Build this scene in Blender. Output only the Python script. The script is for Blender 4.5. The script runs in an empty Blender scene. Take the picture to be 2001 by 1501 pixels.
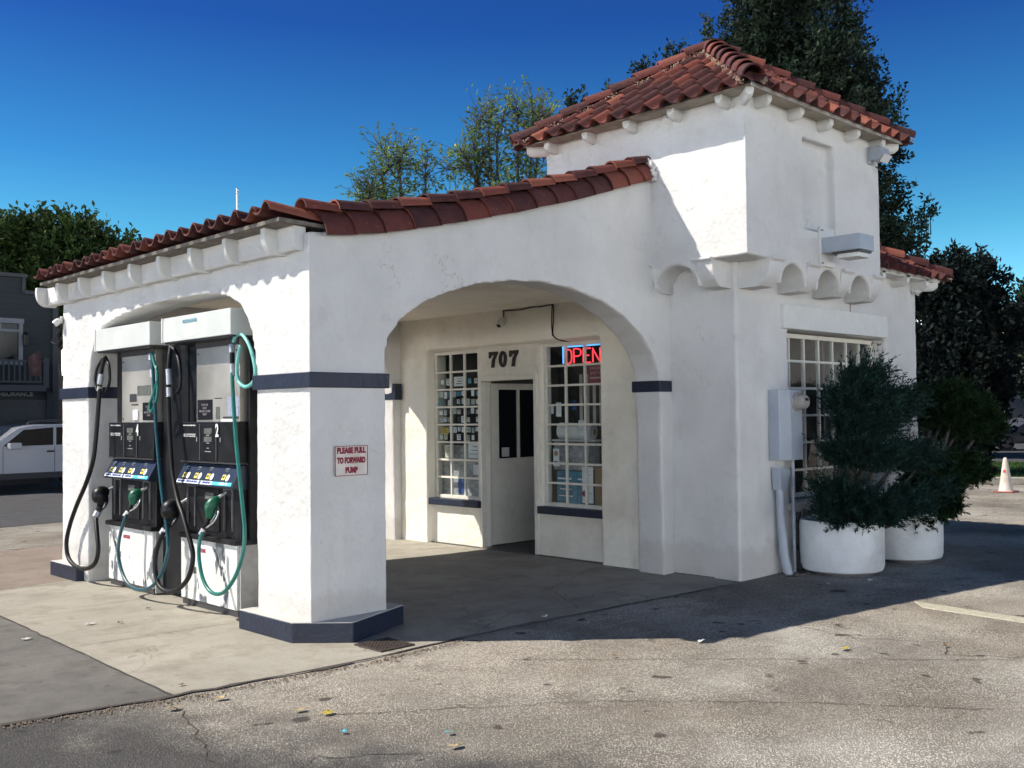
import bpy, bmesh, math, random
import numpy as np
from mathutils import Vector, Matrix
R = math.radians
S = bpy.context.scene
C = S.collection
random.seed(7); rng = np.random.default_rng(7)

# ---------------------------------------------------------------- camera
CAM = np.array([-4.2514, -6.5488, 1.7]); FPX = 1980.56
yaw, pit, rol = -0.7726, 0.0302, -0.0114
_f = np.array([-math.sin(yaw)*math.cos(pit), math.cos(yaw)*math.cos(pit), math.sin(pit)])
_r = np.array([math.cos(yaw), math.sin(yaw), 0.0]); _u = np.cross(_r, _f)
RT = math.cos(rol)*_r + math.sin(rol)*_u; UP = -math.sin(rol)*_r + math.cos(rol)*_u; FW = _f
cd = bpy.data.cameras.new('camera'); cam = bpy.data.objects.new('camera', cd); C.objects.link(cam)
cam.matrix_world = Matrix(((RT[0], UP[0], -FW[0], CAM[0]), (RT[1], UP[1], -FW[1], CAM[1]), (RT[2], UP[2], -FW[2], CAM[2]), (0, 0, 0, 1)))
cd.sensor_width = 36; cd.lens = 36*FPX/2001; cd.clip_end = 2000; cd.clip_start = 0.05
S.camera = cam
def ray(x, y): return FW + RT*(x-1000.5)/FPX - UP*(y-750.5)/FPX
def at(x, y, d): return CAM + ray(x, y)*d          # surveyed point d metres ahead of the camera station
def hit(x, y, ax, v):
    k = 'xyz'.index(ax); d = ray(x, y); return CAM + d*(v-CAM[k])/d[k]

# ---------------------------------------------------------------- light
SUN = np.array([1.0, -.95, -1.40]); SUN /= np.linalg.norm(SUN)     # direction the light travels
sun_el = math.asin(-SUN[2]); 
sl = bpy.data.lights.new('sun', 'SUN'); so = bpy.data.objects.new('sun', sl); C.objects.link(so)
so.rotation_euler = Vector(SUN).to_track_quat('-Z', 'Y').to_euler()
sl.energy = 4.3; sl.angle = R(0.5); sl.color = (1.0, 0.93, 0.82)
w = bpy.data.worlds.new('World'); S.world = w; w.use_nodes = True
nt = w.node_tree; bg = nt.nodes['Background']
sky = nt.nodes.new('ShaderNodeTexSky'); sky.sky_type = 'NISHITA'; sky.sun_disc = False
sky.sun_elevation = sun_el
sky.sun_rotation = math.atan2(-SUN[0], -SUN[1])     # measured clockwise from +Y
sky.altitude = 600; sky.air_density = 1.0; sky.dust_density = 0.0; sky.ozone_density = 4.0
bw = nt.nodes.new('ShaderNodeRGBToBW'); tc = nt.nodes.new('ShaderNodeTexCoord'); sx = nt.nodes.new('ShaderNodeSeparateXYZ'); rp = nt.nodes.new('ShaderNodeValToRGB'); vm = nt.nodes.new('ShaderNodeVectorMath'); vm.operation = 'MULTIPLY'; sc_ = nt.nodes.new('ShaderNodeVectorMath'); sc_.operation = 'SCALE'; sc_.inputs['Scale'].default_value = 8.0
# clear-air colour by height above the horizon (bright milky horizon, cyan, deep blue overhead), brightness round the sky from the Nishita model
stops = [(0.0, (.80, .775, .735)), (.06, (.80, .78, .75)), (.095, (.033, .098, .135)), (.17, (.016, .071, .118)), (.24, (.0085, .050, .118)), (.36, (.0042, .024, .100)), (1.0, (.002, .008, .028))]
e_ = rp.color_ramp.elements
while len(e_) < len(stops): e_.new(.5)
for i, (p_, c_) in enumerate(stops): e_[i].position = p_; e_[i].color = (*c_, 1)
nt.links.new(tc.outputs['Generated'], sx.inputs[0]); nt.links.new(sx.outputs[2], rp.inputs[0]); nt.links.new(sky.outputs[0], bw.inputs[0]); nt.links.new(rp.outputs[0], vm.inputs[0]); nt.links.new(bw.outputs[0], vm.inputs[1]); nt.links.new(vm.outputs[0], sc_.inputs[0]); nt.links.new(sc_.outputs[0], bg.inputs['Color'])
bg.inputs['Strength'].default_value = 0.15
S.view_settings.view_transform = 'Standard'; S.view_settings.look = 'None'
S.view_settings.exposure = 0.68; S.view_settings.gamma = 1.0
S.cycles.max_bounces = 8; S.cycles.diffuse_bounces = 4; S.cycles.use_denoising = True

# ---------------------------------------------------------------- helpers: meshes
class MB:
    def __init__(s): s.v = []; s.f = []; s.m = []; s.mi = 0
    def add(s, vs, fs):
        o = len(s.v); s.v += [tuple(map(float, p)) for p in vs]; s.f += [tuple(o+i for i in f) for f in fs]; s.m += [s.mi]*len(fs); return s
    def box(s, a, b):
        x0, y0, z0 = [min(p, q) for p, q in zip(a, b)]; x1, y1, z1 = [max(p, q) for p, q in zip(a, b)]
        return s.add([(x0,y0,z0),(x1,y0,z0),(x1,y1,z0),(x0,y1,z0),(x0,y0,z1),(x1,y0,z1),(x1,y1,z1),(x0,y1,z1)],
                     [(0,3,2,1),(4,5,6,7),(0,1,5,4),(1,2,6,5),(2,3,7,6),(3,0,4,7)])
    def prism(s, poly, ax, a, b):
        # poly in the two other axes; ax 0: (y,z), 1: (x,z), 2: (x,y)
        def P(p, t): return (t, p[0], p[1]) if ax == 0 else ((p[0], t, p[1]) if ax == 1 else (p[0], p[1], t))
        ar = sum(poly[i][0]*poly[(i+1) % len(poly)][1]-poly[(i+1) % len(poly)][0]*poly[i][1] for i in range(len(poly)))
        if ar < 0: poly = poly[::-1]
        n = len(poly); vs = [P(p, min(a, b)) for p in poly]+[P(p, max(a, b)) for p in poly]
        fs = [tuple(range(n))[::-1], tuple(range(n, 2*n))]+[(i, (i+1) % n, n+(i+1) % n, n+i) for i in range(n)]
        if ax == 1: fs = [f[::-1] for f in fs]
        return s.add(vs, fs)
    def tube(s, pts, r, n=8, cap=True):
        pts = [np.array(p, float) for p in pts]; rs = r if isinstance(r, (list, tuple)) else [r]*len(pts)
        vs = []; ref = None
        for i, p in enumerate(pts):
            t = pts[min(i+1, len(pts)-1)]-pts[max(i-1, 0)]; t = t/(np.linalg.norm(t)+1e-9)
            if ref is None: ref = np.array([0, 0, 1.0]) if abs(t[2]) < .9 else np.array([1.0, 0, 0])
            u = np.cross(t, ref); u /= np.linalg.norm(u)+1e-9; v = np.cross(u, t); ref = v
            for k in range(n):
                a = 2*math.pi*k/n; vs.append(p+rs[i]*(math.cos(a)*u+math.sin(a)*v))
        fs = [(i*n+k, i*n+(k+1) % n, (i+1)*n+(k+1) % n, (i+1)*n+k) for i in range(len(pts)-1) for k in range(n)]
        if cap: fs += [tuple(range(n))[::-1], tuple((len(pts)-1)*n+k for k in range(n))]
        return s.add(vs, fs)
    def lathe(s, prof, c, n=32):
        vs = []; m = len(prof)
        for k in range(n):
            a = 2*math.pi*k/n
            for (r, z) in prof: vs.append((c[0]+r*math.cos(a), c[1]+r*math.sin(a), c[2]+z))
        fs = [(k*m+i, ((k+1) % n)*m+i, ((k+1) % n)*m+i+1, k*m+i+1) for k in range(n) for i in range(m-1)]
        return s.add(vs, fs)
    def cyl(s, a, b, r, n=16, r2=None): return s.tube([a, b], [r, r if r2 is None else r2], n)
    def quad(s, a, b, c, d): return s.add([a, b, c, d], [(0, 1, 2, 3)])
    def build(s, name, mats, parent=None, smooth=False, bevel=0, loc=None):
        me = bpy.data.meshes.new(name); me.from_pydata(s.v, [], s.f)
        if not isinstance(mats, (list, tuple)): mats = [mats]
        for m in mats: me.materials.append(m)
        if len(mats) > 1: me.polygons.foreach_set('material_index', s.m)
        me.update(); return finish(me, name, parent, smooth, bevel)
def finish(me, name, parent=None, smooth=False, bevel=0):
    if smooth: me.polygons.foreach_set('use_smooth', [True]*len(me.polygons)); 
    if smooth == 'auto':
        try: me.set_sharp_from_angle(angle=R(40))
        except Exception: pass
    o = bpy.data.objects.new(name, me); C.objects.link(o)
    if parent: 
        o.parent = parent; o.matrix_parent_inverse = parent.matrix_world.inverted()
    if bevel:
        b = o.modifiers.new('bevel', 'BEVEL'); b.width = bevel; b.segments = 2; b.limit_method = 'ANGLE'; b.angle_limit = R(40)
    return o
def npmesh(name, V, F, mat, parent=None, smooth=False):
    me = bpy.data.meshes.new(name); V = np.asarray(V, np.float32); F = np.asarray(F, np.int32)
    me.vertices.add(len(V)); me.vertices.foreach_set('co', V.ravel())
    k = F.shape[1]; me.loops.add(F.size); me.loops.foreach_set('vertex_index', F.ravel())
    me.polygons.add(len(F)); me.polygons.foreach_set('loop_start', np.arange(0, F.size, k, dtype=np.int32)); me.polygons.foreach_set('loop_total', np.full(len(F), k, np.int32))
    me.materials.append(mat); me.update(calc_edges=True); me.validate()
    return finish(me, name, parent, smooth)
def empty(name, loc=(0, 0, 0)):
    o = bpy.data.objects.new(name, None); C.objects.link(o); o.location = loc; o.empty_display_size = .1
    o.matrix_world = Matrix.Translation(Vector([float(t) for t in loc])); return o
def tag(o, label=None, cat=None, group=None, kind=None):
    if label: o['label'] = label
    if cat: o['category'] = cat
    if group: o['group'] = group
    if kind: o['kind'] = kind
    return o
def thing(name, label, cat, loc=(0, 0, 0), group=None): return tag(empty(name, loc), label, cat, group)
def bez(pts, n=8):
    # Catmull-Rom through the points
    P = [np.array(p, float) for p in pts]; P = [2*P[0]-P[1]]+P+[2*P[-1]-P[-2]]; out = []
    for i in range(1, len(P)-2):
        for k in range(n):
            t = k/n; a, b, c, d = P[i-1:i+3]
            out.append(.5*((2*b)+(-a+c)*t+(2*a-5*b+4*c-d)*t*t+(-a+3*b-3*c+d)*t**3))
    out.append(P[-2]); return out
def text(body, name, mat, origin, right, up, height, parent=None, align='CENTER', bold=0.0, depth=.0015, width=None, kern=1.0):
    cu = bpy.data.curves.new(name, 'FONT'); cu.body = body; cu.align_x = align; cu.align_y = 'CENTER'; cu.size = height/.70; cu.offset = bold; cu.extrude = depth; cu.space_character = kern; cu.resolution_u = 3
    t = bpy.data.objects.new(name, cu); C.objects.link(t)
    dg = bpy.context.evaluated_depsgraph_get(); me = bpy.data.meshes.new_from_object(t.evaluated_get(dg)); me.name = name
    C.objects.unlink(t); bpy.data.objects.remove(t)
    r = Vector(right).normalized(); u = Vector(up).normalized(); n = r.cross(u)
    sx = 1.0
    if width:
        xs = [v.co.x for v in me.vertices]; sx = width/(max(xs)-min(xs))
    for v in me.vertices:
        c = v.co; v.co = Vector(origin)+r*(c.x*sx)+u*c.y+n*c.z
    me.materials.clear(); me.materials.append(mat); return finish(me, name, parent)

# ---------------------------------------------------------------- helpers: materials
def mat(name, col=(.5, .5, .5), rough=.6, metal=0.0, spec=.5):
    m = bpy.data.materials.new(name); m.use_nodes = True; b = m.node_tree.nodes['Principled BSDF']
    b.inputs['Base Color'].default_value = (*col, 1); b.inputs['Roughness'].default_value = rough; b.inputs['Metallic'].default_value = metal
    b.inputs['Specular IOR Level'].default_value = spec
    return m
class NT:
    def __init__(s, m): s.t = m.node_tree; s.b = s.t.nodes['Principled BSDF']; s.co = None
    def n(s, ty, **kw):
        x = s.t.nodes.new(ty)
        for k, v in kw.items():
            if k in x.inputs: x.inputs[k].default_value = v
            else: setattr(x, k, v)
        return x
    def l(s, a, b): s.t.links.new(a, b)
    def coord(s, which='Object'):
        if s.co is None: s.co = s.n('ShaderNodeTexCoord')
        return s.co.outputs[which]
    def noise(s, scale, detail=4, rough=.5, vec=None, sc3=None):
        x = s.n('ShaderNodeTexNoise'); x.inputs['Scale'].default_value = scale; x.inputs['Detail'].default_value = detail; x.inputs['Roughness'].default_value = rough
        v = vec or s.coord()
        if sc3:
            mp = s.n('ShaderNodeMapping'); mp.inputs['Scale'].default_value = sc3; s.l(v, mp.inputs['Vector']); v = mp.outputs[0]
        s.l(v, x.inputs['Vector']); return x.outputs['Fac']
    def vor(s, scale, feature='F1', rnd=1.0, vec=None):
        x = s.n('ShaderNodeTexVoronoi'); x.feature = feature; x.inputs['Scale'].default_value = scale; s.l(vec or s.coord(), x.inputs['Vector']); return x
    def ramp(s, fac, stops, interp='LINEAR'):
        x = s.n('ShaderNodeValToRGB'); x.color_ramp.interpolation = interp; e = x.color_ramp.elements
        while len(e) < len(stops): e.new(.5)
        for i, (p, c) in enumerate(stops):
            e[i].position = p; e[i].color = (*c, 1) if hasattr(c, '__len__') else (c, c, c, 1)
        s.l(fac, x.inputs[0]); return x.outputs[0]
    def mix(s, fac, a, b, mode='MIX'):
        x = s.n('ShaderNodeMix'); x.data_type = 'RGBA'; x.blend_type = mode
        for v, i in ((fac, 0), (a, 6), (b, 7)):
            if isinstance(v, (int, float)) and i == 0: x.inputs[0].default_value = v
            elif isinstance(v, (tuple, list)): x.inputs[i].default_value = (*v, 1)
            elif isinstance(v, (int, float)): x.inputs[i].default_value = (v, v, v, 1)
            else: s.l(v, x.inputs[i])
        return x.outputs[2]
    def math(s, op, a, b=0.0, c=None):
        x = s.n('ShaderNodeMath'); x.operation = op
        for i, v in enumerate((a, b) if c is None else (a, b, c)):
            if isinstance(v, (int, float)): x.inputs[i].default_value = v
            else: s.l(v, x.inputs[i])
        return x.outputs[0]
    def bump(s, h, dist=.01, st=1.0, prev=None):
        x = s.n('ShaderNodeBump'); x.inputs['Distance'].default_value = dist; x.inputs['Strength'].default_value = st; s.l(h, x.inputs['Height'])
        if prev is not None: s.l(prev, x.inputs['Normal'])
        s.l(x.outputs[0], s.b.inputs['Normal']); return x.outputs[0]
    def col(s, c): s.l(c, s.b.inputs['Base Color'])
    def rough(s, c): s.l(c, s.b.inputs['Roughness'])

def simple(name, col, rough=.6, metal=0., var=.15, scale=8, bump=.0, bscale=60, spec=.5, dirt=None):
    m = mat(name, col, rough, metal, spec); N = NT(m)
    n = N.noise(scale, 5, .6)
    c = N.ramp(n, [(.3, tuple(x*(1-var) for x in col)), (.7, tuple(min(1, x*(1+var)) for x in col))])
    if dirt:
        d = N.ramp(N.noise(scale*.35, 6, .7), [(.5, 0.), (.72, 1.)]); c = N.mix(N.math('MULTIPLY', d, .6), c, dirt)
    N.col(c)
    if bump: N.bump(N.noise(bscale, 4, .6), bump, 1)
    return m
M = {}
def cracks(N, c, scale, wd, colr, mask, warp, ms=.9):
    w1 = N.n('ShaderNodeTexNoise'); w1.inputs['Scale'].default_value = 2.2; w1.inputs['Detail'].default_value = 6; w1.inputs['Roughness'].default_value = .65; N.l(N.coord(), w1.inputs['Vector'])
    sb = N.n('ShaderNodeVectorMath'); sb.operation = 'SUBTRACT'; sb.inputs[1].default_value = (.5, .5, .5); N.l(w1.outputs['Color'], sb.inputs[0])
    sc = N.n('ShaderNodeVectorMath'); sc.operation = 'SCALE'; sc.inputs['Scale'].default_value = warp*4; N.l(sb.outputs[0], sc.inputs[0])
    ad = N.n('ShaderNodeVectorMath'); ad.operation = 'ADD'; N.l(N.coord(), ad.inputs[0]); N.l(sc.outputs[0], ad.inputs[1])
    v = N.vor(scale, 'DISTANCE_TO_EDGE', vec=ad.outputs[0]); line = N.ramp(v.outputs['Distance'], [(0., 1.), (wd*scale, .9), (wd*scale*1.6, 0.)])
    mk = N.ramp(N.noise(ms, 3, .5), [(mask-.03, 0.), (mask+.03, 1.)]); k = N.math('MULTIPLY', line, mk); return N.mix(N.math('MULTIPLY', k, .8), c, colr), k
def stucco():
    m = mat('white_stucco', (.8, .79, .76), .85, spec=.25); N = NT(m)
    big = N.noise(1.3, 5, .6); c = N.ramp(big, [(.3, (.56, .555, .545)), (.65, (.665, .66, .65))])
    st = N.ramp(N.noise(3.5, 8, .72), [(.56, 0.), (.74, 1.)]); c = N.mix(N.math('MULTIPLY', st, .38), c, (.42, .40, .37))
    # rain streaks
    sk = N.ramp(N.noise(2.0, 5, .6, sc3=(5, 5, .35)), [(.56, 0.), (.8, 1.)]); c = N.mix(N.math('MULTIPLY', sk, .22), c, (.5, .46, .4))
    # splash dirt by the ground (a real grime line, worn unevenly)
    sp = N.n('ShaderNodeSeparateXYZ'); N.l(N.coord(), sp.inputs[0])
    z = N.math('ADD', sp.outputs[2], N.math('MULTIPLY', N.noise(4, 6, .7), -.55)); g = N.ramp(z, [(0.0, .28), (.14, 0.)]); c = N.mix(g, c, (.32, .28, .23))
    # small chips
    ch = N.ramp(N.noise(17, 3, .5), [(.73, 0.), (.76, 1.)]); c = N.mix(N.math('MULTIPLY', ch, .45), c, (.4, .38, .36))
    c, _k = cracks(N, c, .9, .0022, (.28, .26, .24), .60, .2)
    so_ = N.ramp(N.noise(5.5, 7, .75), [(.60, 0.), (.70, 1.)]); c = N.mix(N.math('MULTIPLY', so_, .14), c, (.30, .29, .28))
    N.col(c)
    a = N.bump(N.noise(7, 6, .62), .035, .34)
    vo = N.vor(26, 'SMOOTH_F1'); a = N.bump(vo.outputs['Distance'], .010, .4, a)
    N.bump(N.noise(95, 5, .65), .008, .55, a)
    return m
M['stucco'] = stucco()
def navy():
    m = mat('navy_paint', (.008, .016, .045), .45); N = NT(m)
    c = N.ramp(N.noise(5, 5, .6), [(.3, (.006, .010, .024)), (.7, (.010, .018, .045))])
    s = N.ramp(N.noise(14, 8, .75, sc3=(1, 1, 3)), [(.63, 0.), (.72, 1.)]); c = N.mix(N.math('MULTIPLY', s, .35), c, (.2, .22, .26))
    N.col(c); a = N.bump(N.noise(20, 6, .6), .012, .5); N.bump(N.noise(90, 3, .6), .004, .5, a); return m
M['navy'] = navy()
M['cream'] = simple('brightened_cream_stucco', (.80, .765, .675), .85, var=.05, scale=2, bump=.012, bscale=18, dirt=(.5, .44, .34))  # cream tint, albedo raised to stand in for bounced light under the canopy
def terracotta():
    m = mat('terracotta', (.3, .09, .06), .8, spec=.3); N = NT(m)
    g = N.n('ShaderNodeNewGeometry'); c = N.ramp(g.outputs['Random Per Island'], [(0., (.028, .013, .016)), (.3, (.048, .016, .018)), (.55, (.08, .022, .021)), (.78, (.19, .048, .034)), (1., (.36, .12, .075))])
    n = N.noise(9, 6, .65); c = N.mix(.35, c, N.ramp(n, [(.3, (.04, .017, .018)), (.7, (.17, .05, .038))]))
    d = N.ramp(N.noise(3.3, 7, .7), [(.55, 0.), (.75, 1.)]); c = N.mix(N.math('MULTIPLY', d, .35), c, (.12, .075, .07))
    l = N.ramp(N.noise(40, 4, .6), [(.66, 0.), (.72, 1.)]); c = N.mix(N.math('MULTIPLY', l, .3), c, (.5, .42, .36))
    N.col(c); N.bump(N.noise(55, 5, .6), .006, .5); return m
M['tile'] = terracotta()
M['mortar'] = simple('mortar', (.30, .21, .16), .95, var=.3, scale=25, bump=.02, bscale=40)
def concrete(name, a, b, stain):
    m = mat(name, a, .85, spec=.25); N = NT(m)
    c = N.ramp(N.noise(.9, 8, .62), [(.32, a), (.68, b)])
    s = N.ramp(N.noise(2.2, 9, .72), [(.47, 0.), (.60, 1.)]); c = N.mix(N.math('MULTIPLY', s, .6), c, stain)
    o = N.ramp(N.noise(7.5, 3, .45), [(.68, 0.), (.72, 1.)]); c = N.mix(N.math('MULTIPLY', o, .55), c, tuple(x*.45 for x in stain))
    f = N.noise(160, 4, .8); c = N.mix(.35, c, N.ramp(f, [(.3, tuple(x*.45 for x in a)), (.7, tuple(min(1, x*1.45) for x in b))]))
    st = N.ramp(N.noise(.8, 6, .6, sc3=(1, 7, 1)), [(.52, 0.), (.75, 1.)]); c = N.mix(N.math('MULTIPLY', st, .25), c, tuple(x*.7 for x in stain))
    c, _k = cracks(N, c, .5, .004, tuple(x*.3 for x in stain), .58, .2)
    N.col(c); x = N.bump(N.noise(110, 6, .75), .006, .7); N.bump(N.noise(6, 6, .6), .02, .3, x); return m
M['slab'] = concrete('light_concrete', (.27, .252, .215), (.42, .395, .335), (.19, .16, .125))
M['slab2'] = concrete('grey_concrete', (.10, .097, .09), (.20, .19, .175), (.06, .056, .052))
M['slab3'] = concrete('brown_concrete', (.22, .175, .145), (.29, .24, .2), (.14, .11, .09))
def asphalt():
    m = mat('asphalt', (.2, .19, .17), .9, spec=.2); N = NT(m)
    c = N.ramp(N.noise(.45, 7, .6), [(.30, (.21, .195, .168)), (.45, (.33, .312, .28)), (.58, (.46, .445, .41)), (.70, (.52, .50, .46))])
    # aggregate: pale stones set in dark binder
    v = N.vor(70); st = N.ramp(v.outputs['Distance'], [(.25, 1.), (.52, 0.)]); r = N.math('GREATER_THAN', N.noise(31, 2, .5), .40)
    v2 = N.vor(150); st2 = N.ramp(v2.outputs['Distance'], [(.2, 1.), (.55, 0.)])
    c = N.mix(.62, N.mix(.75, c, (.045, .04, .036)), N.mix(1., c, (1.75, 1.7, 1.6), 'MULTIPLY')) if False else c
    dark = N.mix(1., c, (.42, .40, .38), 'MULTIPLY'); lite = N.mix(1., c, (1.7, 1.67, 1.6), 'MULTIPLY')
    k = N.math('MAXIMUM', N.math('MULTIPLY', st, r), N.math('MULTIPLY', st2, .75))
    c = N.mix(N.ramp(N.noise(1.7, 4, .6), [(.3, .45), (.7, 1.)]), c, N.mix(k, dark, lite))
    bs = N.ramp(N.noise(.33, 4, .5), [(.45, 0.), (.6, 1.)]); c = N.mix(N.math('MULTIPLY', bs, .35), c, N.mix(1., c, (.85, .74, .62), 'MULTIPLY'))
    # dark worn patches and oil spots
    d = N.ramp(N.noise(.8, 9, .7), [(.50, 0.), (.62, 1.)]); c = N.mix(N.math('MULTIPLY', d, .42), c, (.10, .085, .075))
    tr = N.ramp(N.noise(1.1, 5, .6, sc3=(.25, 2.6, 1)), [(.55, 0.), (.75, 1.)]); c = N.mix(N.math('MULTIPLY', tr, .28), c, (.09, .085, .08))
    o = N.ramp(N.noise(4.2, 2, .4), [(.68, 0.), (.72, 1.)]); c = N.mix(N.math('MULTIPLY', o, .8), c, (.05, .042, .038)); o = N.ramp(N.noise(1.9, 3, .5), [(.70, 0.), (.76, 1.)]); c = N.mix(N.math('MULTIPLY', o, .6), c, (.06, .05, .045))
    # resurfaced darker strip at the near left
    g = N.n('ShaderNodeSeparateXYZ'); N.l(N.coord(), g.inputs[0])
    ln = N.math('ADD', N.math('ADD', N.math('MULTIPLY', g.outputs[0], -.75), N.math('MULTIPLY', g.outputs[1], -.32)), N.math('MULTIPLY', N.noise(1.1, 7, .65), 2.2))
    q = N.ramp(N.math('MULTIPLY', ln, .25), [(.58, 0.), (.74, 1.)]); c = N.mix(N.math('MULTIPLY', q, .8), c, (.035, .036, .042))
    c, ck = cracks(N, c, .55, .0035, (.05, .045, .04), .62, .25)
    N.col(c); x = N.bump(k, .006, .8); x = N.bump(N.noise(4, 6, .6), .03, .3, x); return m
M['asphalt'] = asphalt()
M['road'] = simple('road_asphalt', (.055, .055, .06), .9, var=.25, scale=3, bump=.01, bscale=80)
M['crack'] = simple('crack_fill', (.06, .052, .046), .95, var=.3, scale=20)
M['whitepaint'] = simple('white_paint', (.63, .63, .61), .5, var=.06, scale=6, bump=.002, bscale=40)
M['frame'] = simple('cream_frame_paint', (.70, .675, .60), .55, var=.08, scale=10)
M['offwhite'] = simple('off_white_metal', (.58, .60, .58), .4, var=.05, scale=3)
M['greypaint'] = simple('pale_grey_metal', (.33, .37, .43), .4, var=.08, scale=5)
M['black'] = simple('black_plastic', (.006, .0065, .009), .42, var=.5, scale=9, spec=.3, dirt=(.03, .03, .03))
M['rubber'] = simple('black_rubber', (.005, .005, .006), .5, var=.5, scale=30, spec=.35)
M['teal'] = simple('teal_hose', (.012, .15, .125), .35, var=.2, scale=14)
M['tealpale'] = simple('sun_bleached_teal_hose', (.16, .47, .43), .4, var=.15, scale=14)
M['blueteal'] = simple('dark_teal_hose', (.012, .07, .09), .35, var=.3, scale=14)
M['green'] = simple('green_plastic', (.008, .11, .06), .4, var=.3, scale=18)
M['steel'] = mat('brushed_steel', (.55, .52, .48), .33, 1.0)
M['steel'].node_tree.nodes['Principled BSDF'].inputs['Metallic'].default_value = .75
_N = NT(M['steel']); _N.col(_N.ramp(_N.noise(1.3, 4, .5), [(.3, (.34, .32, .29)), (.7, (.60, .57, .52))])); _N.rough(_N.ramp(_N.noise(2, 3, .5), [(.3, .38), (.7, .55)]))
M['chrome'] = mat('bright_metal', (.55, .55, .55), .42, .8)
M['yellow'] = simple('yellow_button', (.75, .6, .08), .5, var=.1)
M['white'] = simple('white_label', (.8, .8, .8), .5, var=.05)
M['cyan'] = simple('cyan_label', (.05, .45, .55), .5, var=.1)
M['blue'] = simple('blue_label', (.03, .08, .3), .5, var=.1)
M['red'] = simple('red_sign_paint', (.33, .035, .06), .6, var=.2, scale=30)
M['darkred'] = simple('dark_red_letter', (.22, .01, .03), .6, var=.2, scale=40)
M['signwhite'] = simple('sign_face', (.66, .60, .56), .6, var=.12, scale=18, dirt=(.45, .3, .22))
M['greyface'] = simple('grey_display', (.13, .14, .13), .25, var=.2)
M['darkgrey'] = simple('dark_grey_metal', (.04, .04, .044), .45, var=.2)
M['bark'] = simple('bark', (.10, .075, .055), .95, var=.35, scale=14, bump=.02, bscale=30)
M['twig'] = simple('twig', (.055, .045, .04), .9, var=.3, scale=14)
M['planter'] = simple('planter_white', (.62, .64, .66), .7, var=.10, scale=4, bump=.01, bscale=12, dirt=(.35, .33, .3))
M['soil'] = simple('soil', (.05, .035, .025), 1., var=.4, scale=30, bump=.03, bscale=30)
M['soffit'] = simple('shade_tan_soffit', (.36, .32, .26), .8, var=.25, scale=5, dirt=(.12, .1, .08))  # browned stains over a base colour darkened in place of eave shade
M['deckfelt'] = simple('weathered_deck', (.16, .14, .12), .9, var=.4, scale=12)
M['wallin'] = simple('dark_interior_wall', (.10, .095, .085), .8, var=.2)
M['cardboard'] = simple('cardboard', (.36, .24, .13), .8, var=.1)
def foliage(name, a, b, c, trans=.25, rough=.5, cs=1.1):
    m = mat(name, a, .7, spec=.12); N = NT(m); g = N.n('ShaderNodeNewGeometry')
    k = N.ramp(g.outputs['Random Per Island'], [(0, a), (.7, b), (.93, b), (1, c)]); k = N.mix(1., k, N.ramp(N.noise(cs, 3, .6), [(.35, .45), (.68, 1.75)]), 'MULTIPLY'); N.col(k)
    tr = N.n('ShaderNodeBsdfTranslucent'); N.l(k, tr.inputs[0]); mx = N.n('ShaderNodeMixShader'); mx.inputs[0].default_value = trans
    out = m.node_tree.nodes['Material Output']; N.l(N.b.outputs[0], mx.inputs[1]); N.l(tr.outputs[0], mx.inputs[2]); N.l(mx.outputs[0], out.inputs[0]); return m
M['leafdark'] = foliage('dark_leaf', (.010, .018, .014), (.022, .036, .022), (.05, .07, .04), .15, .4)
M['leafblack'] = foliage('very_dark_leaf', (.004, .007, .009), (.008, .014, .012), (.02, .03, .018), .1)
M['leafgreen'] = foliage('green_leaf', (.018, .035, .010), (.035, .06, .018), (.08, .11, .03), .25)
M['leafyel'] = foliage('yellowing_leaf', (.06, .10, .045), (.12, .18, .06), (.42, .42, .08), .4)
M['juniper'] = foliage('juniper_needle', (.006, .018, .015), (.013, .034, .027), (.045, .085, .06), .1, .6, 7)
M['topiary'] = foliage('topiary_needle', (.007, .017, .007), (.014, .032, .011), (.028, .052, .02), .1, .6, 7)
M['grass'] = foliage('grass_blade', (.02, .05, .01), (.045, .10, .02), (.10, .16, .04), .3)
M['grassbase'] = simple('turf', (.03, .06, .018), .95, var=.4, scale=4)
M['siding'] = mat('blue_grey_siding', (.05, .075, .095), .7)
_N = NT(M['siding']); _w = _N.n('ShaderNodeTexWave'); _w.wave_type = 'BANDS'; _w.bands_direction = 'Z'; _w.wave_profile = 'SAW'; _w.inputs['Scale'].default_value = 2.1; _N.l(_N.coord(), _w.inputs[0])
_N.col(_N.mix(.5, _N.ramp(_N.noise(2, 5, .6), [(.3, (.010, .015, .021)), (.7, (.015, .022, .030))]), _N.ramp(_w.outputs['Fac'], [(0, (.008, .012, .016)), (.12, (.015, .022, .030)), (1, (.015, .022, .030))]))); _N.bump(_w.outputs['Fac'], .03, 1)
M['trimgrey'] = simple('grey_trim', (.026, .031, .04), .6, var=.1)
M['trimwhite'] = simple('house_white_trim', (.15, .165, .19), .6, var=.08)
M['shopdark'] = simple('shop_front_dark', (.02, .022, .028), .5, var=.2)
M['carwhite'] = mat('car_white_paint', (.36, .38, .42), .25); M['carwhite'].node_tree.nodes['Principled BSDF'].inputs['Coat Weight'].default_value = .6
M['cardark'] = mat('car_dark_paint', (.012, .016, .03), .25); M['cardark'].node_tree.nodes['Principled BSDF'].inputs['Coat Weight'].default_value = .6
M['carglass'] = mat('car_glass', (.004, .005, .007), .12, spec=.2)
M['bodyclad'] = simple('dark_cladding', (.03, .03, .033), .6)
M['lampred'] = mat('tail_lamp_red', (.3, .01, .01), .2)
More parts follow.
